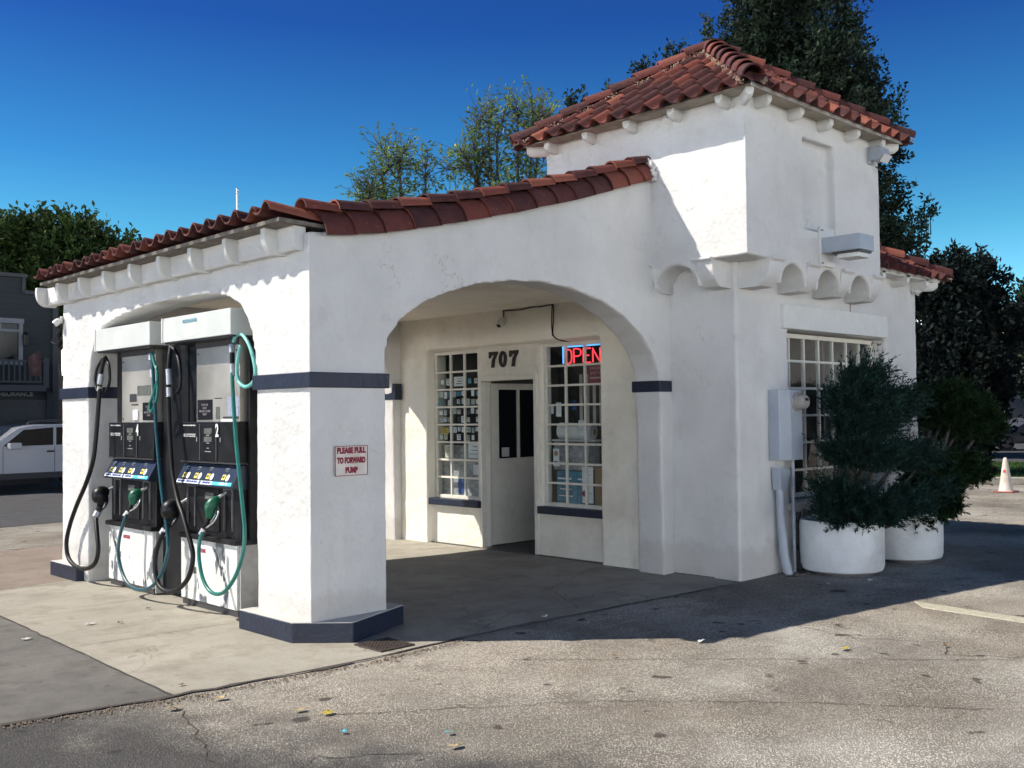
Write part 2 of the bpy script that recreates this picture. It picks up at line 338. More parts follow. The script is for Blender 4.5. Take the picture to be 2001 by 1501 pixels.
def glass(name, tint=(.85, .9, .9)):
    m = bpy.data.materials.new(name); m.use_nodes = True; t = m.node_tree; t.nodes.clear()
    o = t.nodes.new('ShaderNodeOutputMaterial'); tr = t.nodes.new('ShaderNodeBsdfTransparent'); tr.inputs[0].default_value = (*tint, 1)
    gl = t.nodes.new('ShaderNodeBsdfGlossy'); gl.inputs['Roughness'].default_value = .02; lw_ = t.nodes.new('ShaderNodeLayerWeight'); lw_.inputs[0].default_value = .5; pw_ = t.nodes.new('ShaderNodeMath'); pw_.operation = 'POWER'; pw_.inputs[1].default_value = 4.0; ma = t.nodes.new('ShaderNodeMath'); ma.operation = 'MULTIPLY_ADD'; ma.inputs[1].default_value = .9; ma.inputs[2].default_value = .05
    t.links.new(lw_.outputs['Facing'], pw_.inputs[0]); t.links.new(pw_.outputs[0], ma.inputs[0]); fr = ma
    mx = t.nodes.new('ShaderNodeMixShader'); t.links.new(fr.outputs[0], mx.inputs[0]); t.links.new(tr.outputs[0], mx.inputs[1]); t.links.new(gl.outputs[0], mx.inputs[2]); t.links.new(mx.outputs[0], o.inputs[0]); return m
M['glass'] = glass('window_glass')
def emis(name, col, st):
    m = mat(name, (0, 0, 0), .5); b = m.node_tree.nodes['Principled BSDF']; b.inputs['Emission Color'].default_value = (*col, 1); b.inputs['Emission Strength'].default_value = st; return m
M['neonred'] = emis('red_neon_tube', (1., .05, .07), 1.1); M['neonblue'] = emis('blue_neon_tube', (.10, .42, 1.), 1.2)
def shingle():
    m = mat('grey_shingle', (.2, .2, .2), .9); N = NT(m); b = N.n('ShaderNodeTexBrick'); b.inputs['Scale'].default_value = 2.2; N.l(N.coord(), b.inputs[0])
    b.inputs['Color1'].default_value = (.2, .2, .21, 1); b.inputs['Color2'].default_value = (.13, .13, .14, 1); b.inputs['Mortar'].default_value = (.05, .05, .05, 1); N.col(b.outputs[0]); return m
M['shingle'] = shingle()
M['conepaint'] = simple('faded_cone', (.62, .55, .48), .6, var=.12, scale=9, dirt=(.25, .2, .16))
M['conered'] = simple('cone_red_patch', (.6, .04, .04), .6, var=.1)
M['conebase'] = simple('cone_base', (.32, .1, .08), .7, var=.2)

# ---------------------------------------------------------------- ground
def sheet(name, poly, z, m, kind='structure', parent=None, cuts=0):
    b = MB(); b.add([(p[0], p[1], z) for p in poly], [tuple(range(len(poly)))]); o = b.build(name, m, parent)
    if parent is None: tag(o, kind=kind)
    return o
gr = MB(); gr.quad((-300, -300, 0), (500, -300, 0), (500, 500, 0), (-300, 500, 0)); tag(gr.build('ground', M['asphalt']), kind='structure')
sheet('island_slab', [(-1.38, -.62), (.2, -.71), (1.2, -.69), (4.35, -.86), (4.5, -.7), (4.45, 4.95), (-1.2, 4.3), (-1.27, 2.92)], .004, M['slab'])
sheet('apron_slab', [(-1.385, -.61), (-1.27, 2.92), (-1.2, 4.3), (-9, 4.6), (-9, 1.5), (-4.2, -.15), (-2.35, -.45)], .004, M['slab2'])
sheet('sidewalk', [(-9, 4.6), (-1.2, 4.3), (4.4, 4.95), (13, 5.6), (13, 7.9), (.2, 7.6), (-9, 7.2)], .004, M['slab3'])
sheet('road', [(-60, 5), (-9, 9.2), (1.6, 10.7), (14, 12.4), (14, 60), (-60, 60)], .004, M['road'])
def strip(b, pts, wd, z, jit=.012, seg=.12):
    P = [np.array(p, float) for p in pts]; Q = []
    for a, c in zip(P[:-1], P[1:]):
        n = max(1, int(np.linalg.norm(c-a)/seg)); Q += [a+(c-a)*i/n for i in range(n)]
    Q.append(P[-1]); Q = [q+rng.normal(0, jit, 2) for q in Q]; L = []; 
    for i, q in enumerate(Q):
        t = Q[min(i+1, len(Q)-1)]-Q[max(i-1, 0)]; t /= np.linalg.norm(t)+1e-9; nn = np.array([-t[1], t[0]]); ww = wd*(.5+.8*rng.random())
        L += [(*(q+nn*ww/2), z), (*(q-nn*ww/2), z)]
    b.add(L, [(2*i, 2*i+1, 2*i+3, 2*i+2) for i in range(len(Q)-1)])
jb = MB()
strip(jb, [(-4.2, -.16), (-2.35, -.46), (-1.38, -.62), (-.63, -.69), (-.15, -.74)], .045, .0085, .012)
strip(jb, [(-.15, -.74), (.8, -.69), (1.44, -.69), (4.3, -.86)], .018, .0085, .008)
strip(jb, [(-1.385, -.6), (-1.27, 2.92), (-1.2, 4.3)], .014, .0085, .004)
strip(jb, [(-6, 4.5), (-1.2, 4.3), (-.13, 4.31), (0, 4.32)], .014, .0085, .003)
strip(jb, [(-6, 7.2), (.2, 7.6), (4, 7.75)], .03, .0085, .02)
jg = MB()
for p in ([(-.34, -2.08), (.3, -2.55), (1.0, -3.3), (1.73, -4.28)], [(.67, -1.47), (1.9, -2.75), (3.04, -4.0)], [(-1.05, -1.56), (-.34, -2.08)],
          [(3.0, -2.3), (2.9, -2.9), (3.2, -3.4), (2.83, -3.57)], [(-1.45, -.65), (-1.6, -1.3), (-1.9, -2.2)], [(-2.2, -2.9), (-1.4, -2.2), (-.9, -2.6)],
          [(2.83, -3.57), (3.4, -4.4), (3.6, -5.4)]): strip(jg, p, .0075, .0045, .012, .05)
tag(jg.build('ground_crack', M['crack']), kind='structure')
for p in ([(2.64, 2.55), (2.88, 1.58), (2.8, .7), (3.0, .1)], [(2.35, -.57), (2.9, .3), (4.3, .9)], [(.3, -.75), (.15, -.5), (.2, -.3)], [(1.0, -.69), (1.8, -.3), (3.4, -.25)], [(-1.3, 1.2), (.0, 1.1)]): strip(jb, p, .006, .0085, .012, .05)
tag(jb.build('slab_crack', M['crack']), kind='structure')
# painted kerb line at the right
kb = MB(); kb.prism([(4.60, -2.55), (4.38, -2.72), (4.30, -3.6), (4.2, -5.2), (4.38, -5.2), (4.47, -3.55)], 2, 0.0, .008)
tag(kb.build('painted_kerb', simple('yellowed_kerb_paint', (.45, .42, .33), .8, var=.2, scale=15, bump=.01)), kind='structure')
# far kerb, lawn
k2 = MB(); k2.box((18.6, -14, 0), (18.85, 16, .16)); 
kk = k2.build('kerb', M['slab'], bevel=.02); kk.rotation_euler = (0, 0, R(32)); kk.location = (19.1-18.7*math.cos(R(32)), 3.1-18.7*math.sin(R(32)), 0); tag(kk, kind='structure')
def rot2(x, y, a=R(32), o=(19.1, 3.1)): return (o[0]+x*math.cos(a)-y*math.sin(a), o[1]+x*math.sin(a)+y*math.cos(a))
lw = MB(); lw.add([(*rot2(x, y), .13) for x, y in ((.14, -14), (7.6, -14), (7.6, 16), (.14, 16))], [(0, 1, 2, 3)]); tag(lw.build('lawn', M['grassbase']), kind='structure')
n = 26000; gx = rng.uniform(.16, 7.5, n); gy = rng.uniform(-9, 9, n); P = np.array([rot2(a, b) for a, b in zip(gx, gy)]); ang = rng.uniform(0, 6.28, n); hh = rng.uniform(.03, .08, n)
dx = np.cos(ang)*.012; dy = np.sin(ang)*.012; lx = rng.normal(0, .02, n); ly = rng.normal(0, .02, n)
V = np.empty((n, 3, 3)); V[:, 0] = np.c_[P[:, 0]-dx, P[:, 1]-dy, np.full(n, .13)]; V[:, 1] = np.c_[P[:, 0]+dx, P[:, 1]+dy, np.full(n, .13)]; V[:, 2] = np.c_[P[:, 0]+lx, P[:, 1]+ly, .13+hh]
tag(npmesh('grass', V.reshape(-1, 3), np.arange(3*n).reshape(-1, 3), M['grass']), 'short green lawn grass behind the pale kerb', 'grass', kind='stuff')
sheet('far_street', [rot2(7.7, -40), rot2(60, -40), rot2(60, 60), rot2(7.7, 60)], .003, M['road'])

# ---------------------------------------------------------------- gas station
gs = thing('gas_station', 'white stucco filling station with arches, red tiled roofs and navy bands', 'gas station')
def stucco_mod(o, vox=.022, amp=.010):
    rm = o.modifiers.new('remesh', 'REMESH'); rm.mode = 'VOXEL'; rm.voxel_size = vox; rm.use_smooth_shade = True
    for nm, sc, st in (('a', .55, amp), ('b', .09, amp*.36)):
        tx = bpy.data.textures.new('stucco_'+nm, 'CLOUDS'); tx.noise_scale = sc; tx.noise_depth = 3
        d = o.modifiers.new('disp_'+nm, 'DISPLACE'); d.texture = tx; d.strength = st*2; d.mid_level = .5; d.texture_coords = 'GLOBAL'
    return o
WB = .34
LA = 4.92
roofline = [(0, 3.115), (.155, 3.125), (.73, 3.22), (1.3, 3.35), (1.85, 3.49), (2.36, 3.63), (3.0, 3.81), (3.54, 3.98), (4.19, 4.19), (4.25, 4.21)]
archB = [(.705, 0), (.705, 2.06), (.708, 2.21), (.75, 2.34), (.88, 2.49), (1.125, 2.65), (1.41, 2.76), (1.77, 2.86), (2.14, 2.915), (2.54, 2.935), (2.97, 2.905), (3.42, 2.81), (3.74, 2.68), (4.02, 2.5), (4.19, 2.32), (4.28, 2.14), (4.31, 1.95), (4.33, 0)]
archA = [(.785, 0), (.785, 2.06), (.805, 2.224), (.854, 2.394), (.927, 2.526), (1.034, 2.632), (1.204, 2.712), (1.424, 2.762), (1.842, 2.792), (2.341, 2.795), (2.881, 2.775), (3.468, 2.72), (3.845, 2.645), (4.028, 2.524), (4.134, 2.342), (4.187, 2.032), (4.187, 0)]
b = MB()
wallB = [(0, 0)]+[(x, z) for x, z in archB][:0]
polyB = [(0, -.05)]+roofline+[(4.53, 4.21), (4.53, -.05)]+[(x, z if z else -.05) for x, z in archB[::-1]]
b.prism(polyB, 1, 0, WB)
b.prism(polyB, 1, LA-WB, LA)
polyA = [(WB-.03, -.05), (WB-.03, 3.02), (LA-WB+.03, 3.02), (LA-WB+.03, -.05)]+[(y, z if z else -.05) for y, z in archA[::-1]]
b.prism(polyA, 0, 0, .34)
b.box((.30, .3, -.05), (.71, .92, 2.3))
cw = stucco_mod(b.build('canopy_wall', M['stucco'], gs))
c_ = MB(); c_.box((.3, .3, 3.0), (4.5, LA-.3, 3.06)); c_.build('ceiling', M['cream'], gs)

# store walls
b = MB(); XS = 4.44; XR = 4.545
b.box((XS, .3, -.05), (4.8, .953, 3.3)); b.box((XS, 4.015, -.05), (4.8, LA, 3.3)); b.box((XS, .9, 2.57), (4.8, 4.1, 3.3))
b.box((XR, .93, -.05), (4.72, 1.98, .56)); b.box((XR, 3.05, -.05), (4.72, 4.05, .56))
b.box((XR, .93, 2.55), (4.72, 4.05, 2.6)); b.box((XR, 1.97, 2.16), (4.72, 3.06, 2.6)); b.box((XR, 1.965, .5), (4.72, 2.06, 2.6)); b.box((XR, 3.03, .5), (4.72, 3.09, 2.6))
b.box((XR, 1.97, -.05), (4.72, 2.06, .6)); b.box((XR, 3.03, -.05), (4.72, 3.09, .6))
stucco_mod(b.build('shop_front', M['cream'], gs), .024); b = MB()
# outer walls of the shop
b.box((4.51, -.815, -.05), (4.85, .36, 3.4)); 
xe = 8.686
b.box((4.51, -.815, 2.58), (xe, -.5, 3.4)); b.box((4.51, -.815, -.05), (5.50, -.5, 3.4)); b.box((7.80, -.815, -.05), (xe, -.5, 3.4)); b.box((5.4, -.815, -.05), (7.9, -.5, .72))
b.box((xe-.3, -.815, -.05), (xe, 6.4, 3.4)); b.box((4.5, 6.1, -.05), (xe, 6.4, 3.4)); b.box((4.5, LA-.1, -.05), (4.8, 6.4, 3.4))
sw = stucco_mod(b.build('shop_wall', M['stucco'], gs), .024)
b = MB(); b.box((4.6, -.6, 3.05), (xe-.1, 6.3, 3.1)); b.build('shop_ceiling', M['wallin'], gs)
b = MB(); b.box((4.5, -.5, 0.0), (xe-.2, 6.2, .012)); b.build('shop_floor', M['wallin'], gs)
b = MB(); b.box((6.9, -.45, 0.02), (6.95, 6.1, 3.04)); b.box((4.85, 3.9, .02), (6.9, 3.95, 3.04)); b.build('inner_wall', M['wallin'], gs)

# upper tower
TX0, TX1, TY0, TY1, TZ0, TZ1 = 4.2, 6.985, -1.16, 1.506, 3.2256, 4.80
b = MB()
# front wall with shallow blind niche
N0, N1, NZ0, NZ1 = 5.27, 5.95, 3.60, 4.57
b.box((TX0, TY0+.11, TZ0), (TX1, TY0+.4, TZ1)); b.box((TX0, TY0, TZ0), (N0, TY0+.14, TZ1)); b.box((N1, TY0, TZ0), (TX1, TY0+.14, TZ1)); b.box((N0-.02, TY0, TZ0), (N1+.02, TY0+.14, NZ0)); b.box((N0-.02, TY0, NZ1), (N1+.02, TY0+.14, TZ1))
b.box((TX0, TY0, TZ0), (TX0+.3, TY1, TZ1)); b.box((TX1-.3, TY0, TZ0), (TX1, TY1, TZ1)); b.box((TX0, TY1-.3, TZ0), (TX1, TY1, TZ1)); b.box((TX0, TY0, TZ0), (TX1, TY1, TZ0+.12))
# corbel table: vaulted webs on the front
BX = [(4.58, 4.83), (5.31, 5.56), (6.04, 6.28), (6.76, 7.0)]
def scallop(x0, x1, zt=3.26, zb=2.97, n=12):
    c = (x0+x1)/2; r = (x1-x0)/2; h = 3.215-zb-.03
    return [(x0-.02, zb), (x0-.02, zt), (x1+.02, zt), (x1+.02, zb)]+[(c+r*math.cos(math.pi*k/n), zb+.03+h*math.sin(math.pi*k/n)) for k in range(n+1)]
for i in range(3): b.prism(scallop(BX[i][1], BX[i+1][0]), 1, TY0+.002, -.7)
b.prism([(y, z) for y, z in scallop(-.56, -.03)], 0, TX0+.002, 4.6)
tw_ = stucco_mod(b.build('tower_wall', M['stucco'], gs), .02, .009)
def corbel_profile(d0, d1, n=7):
    # d0 front plane, d1 wall plane (outward is d0); concave front, rounded foot
    s = 1 if d1 > d0 else -1; p = [(d1, 3.25), (d0-s*.05, 3.25), (d0-s*.052, 3.228), (d0-s*.02, 3.208)]
    for k in range(n+1):
        t = k/n; p.append((d0-s*.012+s*(.115*t**2.6), 3.20-.235*t))
    p += [(d0+s*.13, 2.957), (d1, 2.955)]; return p
for x0, x1 in BX:
    q = MB(); q.prism(corbel_profile(TY0, -.78), 0, x0, x1); q.build('corbel', M['stucco'], gs, bevel=.008)
q = MB(); q.prism([(y, z) for y, z in corbel_profile(TX0, 4.55)], 1, -.765, -.565); q.build('corbel', M['stucco'], gs, bevel=.008)
q = MB(); q.prism([(y, z) for y, z in corbel_profile(TX0, 4.55)], 1, -.045, .04); q.build('corbel', M['stucco'], gs, bevel=.008)
# eave brackets
def bracket(px, py, dx, dy, zt, L=.185, w=.08, h=.115):
    # half-round bracket starting at wall point (px,py) going out along (dx,dy)
    q = MB(); n = 8; rows = []
    for i in range(9):
        t = i/8; ln = L*(t if t < .7 else .7+(t-.7)); hz = h*(1-max(0, (t-.75)/.25)**2*.35)
        ring = [(-w/2, zt+.02), (w/2, zt+.02)]+[(w/2*math.cos(a), zt-hz*.45-hz*.55*math.sin(a)) for a in [math.pi*k/n for k in range(n+1)]]
        rows.append([(px+dx*ln-dy*u, py+dy*ln+dx*u, z) for u, z in ring])
    m = len(rows[0]); vs = [p for r in rows for p in r]
    fs = [(i*m+k, i*m+(k+1) % m, (i+1)*m+(k+1) % m, (i+1)*m+k) for i in range(8) for k in range(m)]+[tuple(range(m)), tuple(8*m+k for k in range(m))[::-1]]
    q.add(vs, fs); o = q.build('bracket', M['whitepaint'], gs, smooth='auto'); return o
ZE = 4.79
for y in (1.36, .78, .20, -.38, -.96): bracket(TX0+.03, y, -1, 0, ZE)
for x in (4.4, 5.02, 5.62, 6.22, 6.82): bracket(x, TY0+.03, 0, -1, ZE)
k = math.sqrt(.5); bracket(TX0+.03, TY0+.03, -k, -k, ZE, .27); bracket(TX1-.03, TY0+.03, k, -k, ZE, .27); bracket(TX0+.03, TY1-.03, -k, k, ZE, .27)
EO = .19
q = MB()
q.box((TX0-EO, TY0-EO, ZE), (TX1+EO, TY1+EO, ZE+.022)); q.build('soffit', M['soffit'], gs); q = MB(); q.box((TX0-EO, TY0-EO-.012, ZE-.004), (TX1+EO, TY0-EO-.0005, ZE+.03)); q.build('fascia', M['whitepaint'], gs)

# ---- tiles
def s_profile(wd, n=12):
    # one S tile across: hump then pan
    out = []
    for i in range(n+1):
        t = i/n; x = t*wd
        z = .062*math.sin(math.pi*min(1, t/.56)) if t < .56 else -.018*math.sin(math.pi*(t-.56)/.44)
        out.append((x, z))
    return out
def tile_field(name, origin, u, v, width, length, wd, ex, mat_, parent, inside=None, clip=None, lift=.03, jit=.006):
    o = np.array(origin, float); u = np.array(u, float); u /= np.linalg.norm(u); v = np.array(v, float); v /= np.linalg.norm(v); nrm = np.cross(u, v); nrm /= np.linalg.norm(nrm)
    if nrm[2] < 0: nrm = -nrm
    prof = s_profile(wd); m = len(prof); V = []; F = []
    nc = int(math.ceil(width/wd)); nr = int(math.ceil(length/ex))
    for r_ in range(nr):
        for c in range(nc):
            if inside and not inside((c+.5)*wd, (r_+.5)*ex): continue
            j = rng.normal(0, jit, 3); tl = rng.normal(0, .012); b0 = len(V); th = .015
            for (t, off) in ((r_*ex-.03+j[0], lift+j[1]*.6), (r_*ex+ex*1.12, .002)):
                for sgn in (0, 1):
                    for (x, z) in prof:
                        V.append(o+u*(c*wd+x*1.04+j[2]*.5+tl*(t-r_*ex))+v*t+nrm*(z+off-sgn*th))
            for i in range(m-1):
                F.append((b0+i, b0+i+1, b0+2*m+i+1, b0+2*m+i)); F.append((b0+m+i, b0+3*m+i, b0+3*m+i+1, b0+m+i+1)); F.append((b0+i, b0+m+i, b0+m+i+1, b0+i+1))
                F.append((b0+2*m+i, b0+2*m+i+1, b0+3*m+i+1, b0+3*m+i))
            F.append((b0, b0+2*m, b0+3*m, b0+m)); F.append((b0+m-1, b0+2*m-1, b0+4*m-1, b0+3*m-1))
    me = bpy.data.meshes.new(name); me.from_pydata([tuple(p) for p in V], [], F); me.materials.append(mat_)
    if clip:
        bm = bmesh.new(); bm.from_mesh(me)
        for co, no in clip:
            bmesh.ops.bisect_plane(bm, geom=bm.verts[:]+bm.edges[:]+bm.faces[:], plane_co=co, plane_no=no, clear_outer=True)
        bm.to_mesh(me); bm.free()
    return finish(me, name, parent, smooth='auto')
def barrel(b, p0, p1, r0, r1, nrm, th=.014, a0=0, a1=180, n=10):
    # half barrel tile from p0 (low, wide) to p1; nrm is its up direction
    p0 = np.array(p0, float); p1 = np.array(p1, float); t = p1-p0; t /= np.linalg.norm(t); nrm = np.array(nrm, float); nrm -= t*np.dot(nrm, t); nrm /= np.linalg.norm(nrm); s = np.cross(t, nrm)
    V = []
    for p, r in ((p0, r0), (p1, r1)):
        for rr in (r, r-th):
            for k in range(n+1):
                a = R(a0+(a1-a0)*k/n); V.append(p+s*rr*math.cos(a)+nrm*rr*math.sin(a))
    m = n+1; F = []
    for i in range(n): F += [(i, i+1, 2*m+i+1, 2*m+i), (m+i, 3*m+i, 3*m+i+1, m+i+1), (i, m+i, m+i+1, i+1), (2*m+i, 2*m+i+1, 3*m+i+1, 3*m+i)]
    F += [(0, 2*m, 3*m, m), (n, m+n, 3*m+n, 2*m+n)]
    b.add(V, F)
def hip_line(name, p0, p1, parent, r=.115, ex=.33, mortar=True, nrm=(0, 0, 1)):
    p0 = np.array(p0, float); p1 = np.array(p1, float); L = np.linalg.norm(p1-p0); t = (p1-p0)/L; nn = max(1, round(L/ex)); e = L/nn; q = MB(); up = np.array(nrm, float)
    for i in range(nn):
        a = p0+t*(i*e-.02)+up*.035+rng.normal(0, .004, 3); c = p0+t*(i*e+e*1.1)+up*.008
        barrel(q, a, c, r*rng.uniform(.97, 1.05), r*.82, nrm, .016)
    q.build(name, M['tile'], parent, smooth='auto')
    if mortar:
        mb = MB()
        s = np.cross(t, up); s /= np.linalg.norm(s)
        for sg in (-1, 1):
            mb = MB()
            for i in range(int(L/.006)):
                c = p0+t*(i*.006+rng.normal(0, .01))+s*sg*(r*.93+rng.normal(0, .016))+up*(-.022+rng.normal(0, .012)); rr = rng.uniform(.010, .020)
                mb.add([c+rr*np.array(d)*rng.uniform(.7, 1.2) for d in ((1, 0, 0), (-1, 0, 0), (0, 1, 0), (0, -1, 0), (0, 0, 1), (0, 0, -1))], [(0, 2, 4), (2, 1, 4), (1, 3, 4), (3, 0, 4), (2, 0, 5), (1, 2, 5), (3, 1, 5), (0, 3, 5)])
            mb.build('mortar', M['mortar'], parent, smooth=True)
def hip_roof(x0, x1, y0, y1, ze, za, name, wd, ex, ridge=None, cut=False):
    # four slopes; ridge None = pyramid, else half length of the ridge along y
    rf = empty(name, (x0, y0, ze)); rf.parent = gs
    cx, cy = (x0+x1)/2, (y0+y1)/2
    if ridge is None: A = B = (cx, cy)
    else: A = (cx, cy-ridge); B = (cx, cy+ridge)
    cor = [(x0, y0), (x1, y0), (x1, y1), (x0, y1)]
    base = MB(); cor_ = [(max(p[0], 4.9) if cut else p[0], max(p[1], -.7) if cut else p[1]) for p in cor]; base.add([(p[0], p[1], ze) for p in cor_]+[(*A, za-.02), (*B, za-.02)], [(0, 1, 4), (1, 2, 5, 4), (2, 3, 5), (3, 0, 4, 5), (3, 2, 1, 0)]); base.build('roof_deck', M['bodyclad'], rf)
    faces = [((x0, y1), (x0, y0), B, A), ((x0, y0), (x1, y0), A, A), ((x1, y0), (x1, y1), A, B), ((x1, y1), (x0, y1), B, B)]
    for (a, c, ta, tc) in faces:
        a3 = np.array([*a, ze]); c3 = np.array([*c, ze]); ta3 = np.array([*ta, za]); tc3 = np.array([*tc, za]); u = c3-a3; W = np.linalg.norm(u); u /= W
        mid = (ta3+tc3)/2-(a3+c3)/2; v = mid-u*np.dot(mid, u); L = np.linalg.norm(v); v /= L
        o = a3-v*.06
        nv = np.cross(u, v)
        def pl(p, qd, inner):
            d = qd-p; no = np.cross(d, np.array([0, 0, 1.])); no /= np.linalg.norm(no)
            if np.dot(inner-p, no) > 0: no = -no
            return (Vector(p+no*.0), Vector(no))
        cen = (a3+c3+ta3+tc3)/4
        cl = [pl(a3, ta3, cen), pl(c3, tc3, cen)]
        ins = None
        if cut:
            def ins(cu, cv, o=o, u=u, v=v):
                p = o+u*cu+v*cv; return not (p[0] < TX1+.1 and p[1] < TY1+.1) and not (p[0] < 4.6)
        tile_field('roof_tiles', o, u, v, W, L+.05, wd, ex, M['tile'], rf, inside=ins, clip=cl)
    hips = [(cor[0], A), (cor[1], A), (cor[2], B), (cor[3], B)]
    for i, (p, q) in enumerate(hips):
        if cut and i == 0: continue
        p3 = np.array([*p, ze+.02]); q3 = np.array([*q, za+.03]); d = (p3-q3); d /= np.linalg.norm(d); p3 = p3+d*.06; hip_line('hip_cap', p3, q3, rf)
    if ridge: hip_line('ridge_cap', (*A, za+.03), (*B, za+.03), rf)
    return rf
hip_roof(TX0-EO-.03, TX1+EO+.03, TY0-EO-.03, TY1+EO+.03, ZE+.03, 5.90, 'tower_roof', .232, .30)
hip_roof(4.75, xe+.27, -.815-.25, 6.6, 3.40, 4.55, 'shop_roof', .232, .32, ridge=1.7, cut=True)
q = MB(); q.box((6.9, -1.03, 3.345), (xe+.23, 6.5, 3.40)); q.build('eave_board', M['whitepaint'], gs)
for x in (7.35, 8.0, 8.55): bracket(x, -.80, 0, -1, 3.35, .23)
bracket(xe-.03, -.80, k, -k, 3.35, .3)

# canopy roof: S tiles running up from the pump side eave
cr = empty('canopy_roof', (0, 0, 3.1)); cr.parent = gs
deckl = [(-.25, 3.19)]+[(x, z+.055) for x, z in roofline[1:]]
q = MB(); q.prism(deckl+[(x, z-.03) for x, z in deckl[::-1]], 1, .02, LA-.02); q.build('roof_deck', M['deckfelt'], cr)
s0 = 0
for i in range(len(deckl)-1):
    pass
def canopy_tiles():
    # columns follow the slightly concave roof line
    xs = np.array([p[0] for p in deckl]); zs = np.array([p[1] for p in deckl]); sl_ = np.r_[0, np.cumsum(np.hypot(np.diff(xs), np.diff(zs)))]
    def pt(s): return np.interp(s, sl_, xs), np.interp(s, sl_, zs)
    wd = .231; ex = .35; V = []; F = []; prof = s_profile(wd); m = len(prof); nc = 21; nr = int(sl_[-1]/ex)+1
    for r_ in range(nr):
        for c in range(nc):
            y0 = .02+c*wd; j = rng.normal(0, .006, 3); b0 = len(V); tl = rng.normal(0, .01)
            sa = r_*ex-(.065 if r_ == 0 else .03)+j[0]*2; sb = min((r_+1.12)*ex, sl_[-1])
            for (s_, off) in ((sa, .035+j[1]*.6), (sb, .004)):
                x, z = pt(max(s_, 0)); x += min(s_, 0)
                for sgn in (0, 1):
                    for (px_, pz) in prof: V.append((x, y0+px_*1.04+j[2]+tl*(s_-sa), z+pz*1.05+off+.028-sgn*.015))
            for i in range(m-1):
                F.append((b0+i, b0+2*m+i, b0+2*m+i+1, b0+i+1)); F.append((b0+m+i, b0+m+i+1, b0+3*m+i+1, b0+3*m+i)); F.append((b0+i, b0+i+1, b0+m+i+1, b0+m+i)); F.append((b0+2*m+i, b0+3*m+i, b0+3*m+i+1, b0+2*m+i+1))
            F.append((b0, b0+m, b0+3*m, b0+2*m)); F.append((b0+m-1, b0+3*m-1, b0+4*m-1, b0+2*m-1))
    me = bpy.data.meshes.new('roof_tiles'); me.from_pydata(V, [], F); me.materials.append(M['tile']); finish(me, 'roof_tiles', cr, smooth='auto')
    # rake: big barrel tiles down the gable edge and flat cover tiles over them
    rk = MB(); bounds = [.10, .37, .66, .96, 1.24, 1.53, 1.81, 2.11, 2.40, 2.68, 2.95, 3.22, 3.48, 3.75, 4.0, 4.2]
    rx = [p[0] for p in roofline]; rz = [p[1] for p in roofline]
    for a, c in zip(bounds[:-1], bounds[1:]):
        za = np.interp(a, rx, rz); zc = np.interp(c+.03, rx, rz)
        p0 = np.array([a, .105, za-.03]); p1 = np.array([c+.03, .105, zc-.035]); wob = rng.normal(0, .004)
        barrel(rk, p0+[0, 0, wob], p1, .20, .175, (0, 0, 1), .016, -3, 100, 12)
    rk.build('rake_tiles', M['tile'], cr, smooth='auto')
    ck = MB()
    for i in range(14):
        a = -.04+i*.305; c = a+.33
        za = np.interp(a, rx, rz); zc = np.interp(c, rx, rz)
        barrel(ck, (a, .06, za+.165+rng.normal(0, .004)), (c, .06, zc+.145), .088, .075, (0, 0, 1), .014, 0, 180)
    ck.build('rake_covers', M['tile'], cr, smooth='auto')
canopy_tiles()
# mortar cap where the rake meets the tower
q = MB()
for k_ in range(60):
    a = rng.uniform(0, 1); c = np.array([4.17+rng.normal(0, .012), -.07+.2*a*a, 4.12+.27*math.sin(a*1.6)]) + rng.normal(0, .008, 3); rr = rng.uniform(.02, .035)
    q.add([c+rr*np.array(d) for d in ((1, 0, 0), (-1, 0, 0), (0, 1, 0), (0, -1, 0), (0, 0, 1), (0, 0, -1))], [(0, 2, 4), (2, 1, 4), (1, 3, 4), (3, 0, 4), (2, 0, 5), (1, 2, 5), (3, 1, 5), (0, 3, 5)])
q.build('mortar', M['stucco'], cr, smooth=True)
# eave: cove with ribs on the pump side
def cove(zb):
    p = [(0.02, 3.17), (-.19, 3.17), (-.195, 3.12)]
    for k_ in range(9):
        t = k_/8; p.append((-.195+.115*(1-math.cos(t*math.pi/2)), 3.11-(3.11-zb)*math.sin(t*math.pi/2)))
    p += [(0.02, zb)]; return p
q = MB(); q.prism([(.02, 3.165), (-.085, 3.165), (-.085, 3.0), (-.07, 2.972), (.02, 2.972)], 1, .075, 5.14); q.build('eave_beam', M['stucco'], gs, bevel=.006)
for i in range(9):
    y = .357+i*.6028; q = MB(); q.prism(cove(2.958), 1, y-.03, y+.03); q.build('rafter_tail', M['whitepaint'], gs, bevel=.004)
q = MB(); q.box((-.235, .03, 3.172), (0, LA+.02, 3.188)); q.build('eave_board', M['soffit'], gs)

# bands and plinths
e = .025
def bandbox(x0, y0, x1, y1, z0=1.923, z1=2.041): 
    q = MB(); q.box((x0, y0, z0), (x1, y1, z1)); q.build('band', M['navy'], gs, bevel=.006)
bandbox(-e, -e, .71+e, .785+e); bandbox(-e, 4.187-e, .36, LA+e); bandbox(4.31-e, -.012, 4.50, WB+e)
bandbox(4.30, LA-WB-e-.03, 4.42, LA+e, 1.923, 2.145)
q = MB(); q.prism([(-.105, .893), (-.105, .103), (.22, -.225), (.925, .06), (.86, .5), (.74, 1.0), (.2, 1.0), (.2, .893)], 2, -.02, .150); q.build('plinth', [M['navy']], gs, bevel=.01)
q = MB(); q.prism([(-.100, .888), (-.100, .106), (.22, -.218), (.917, .062), (.855, .5), (.73, .99), (.2, .99), (.2, .888)], 2, .1505, .156); q.build('plinth_top', M['stucco'], gs)
q = MB(); q.box((-.093, 4.301, -.02), (.5, 5.02, .150)); q.build('plinth', M['navy'], gs, bevel=.01)
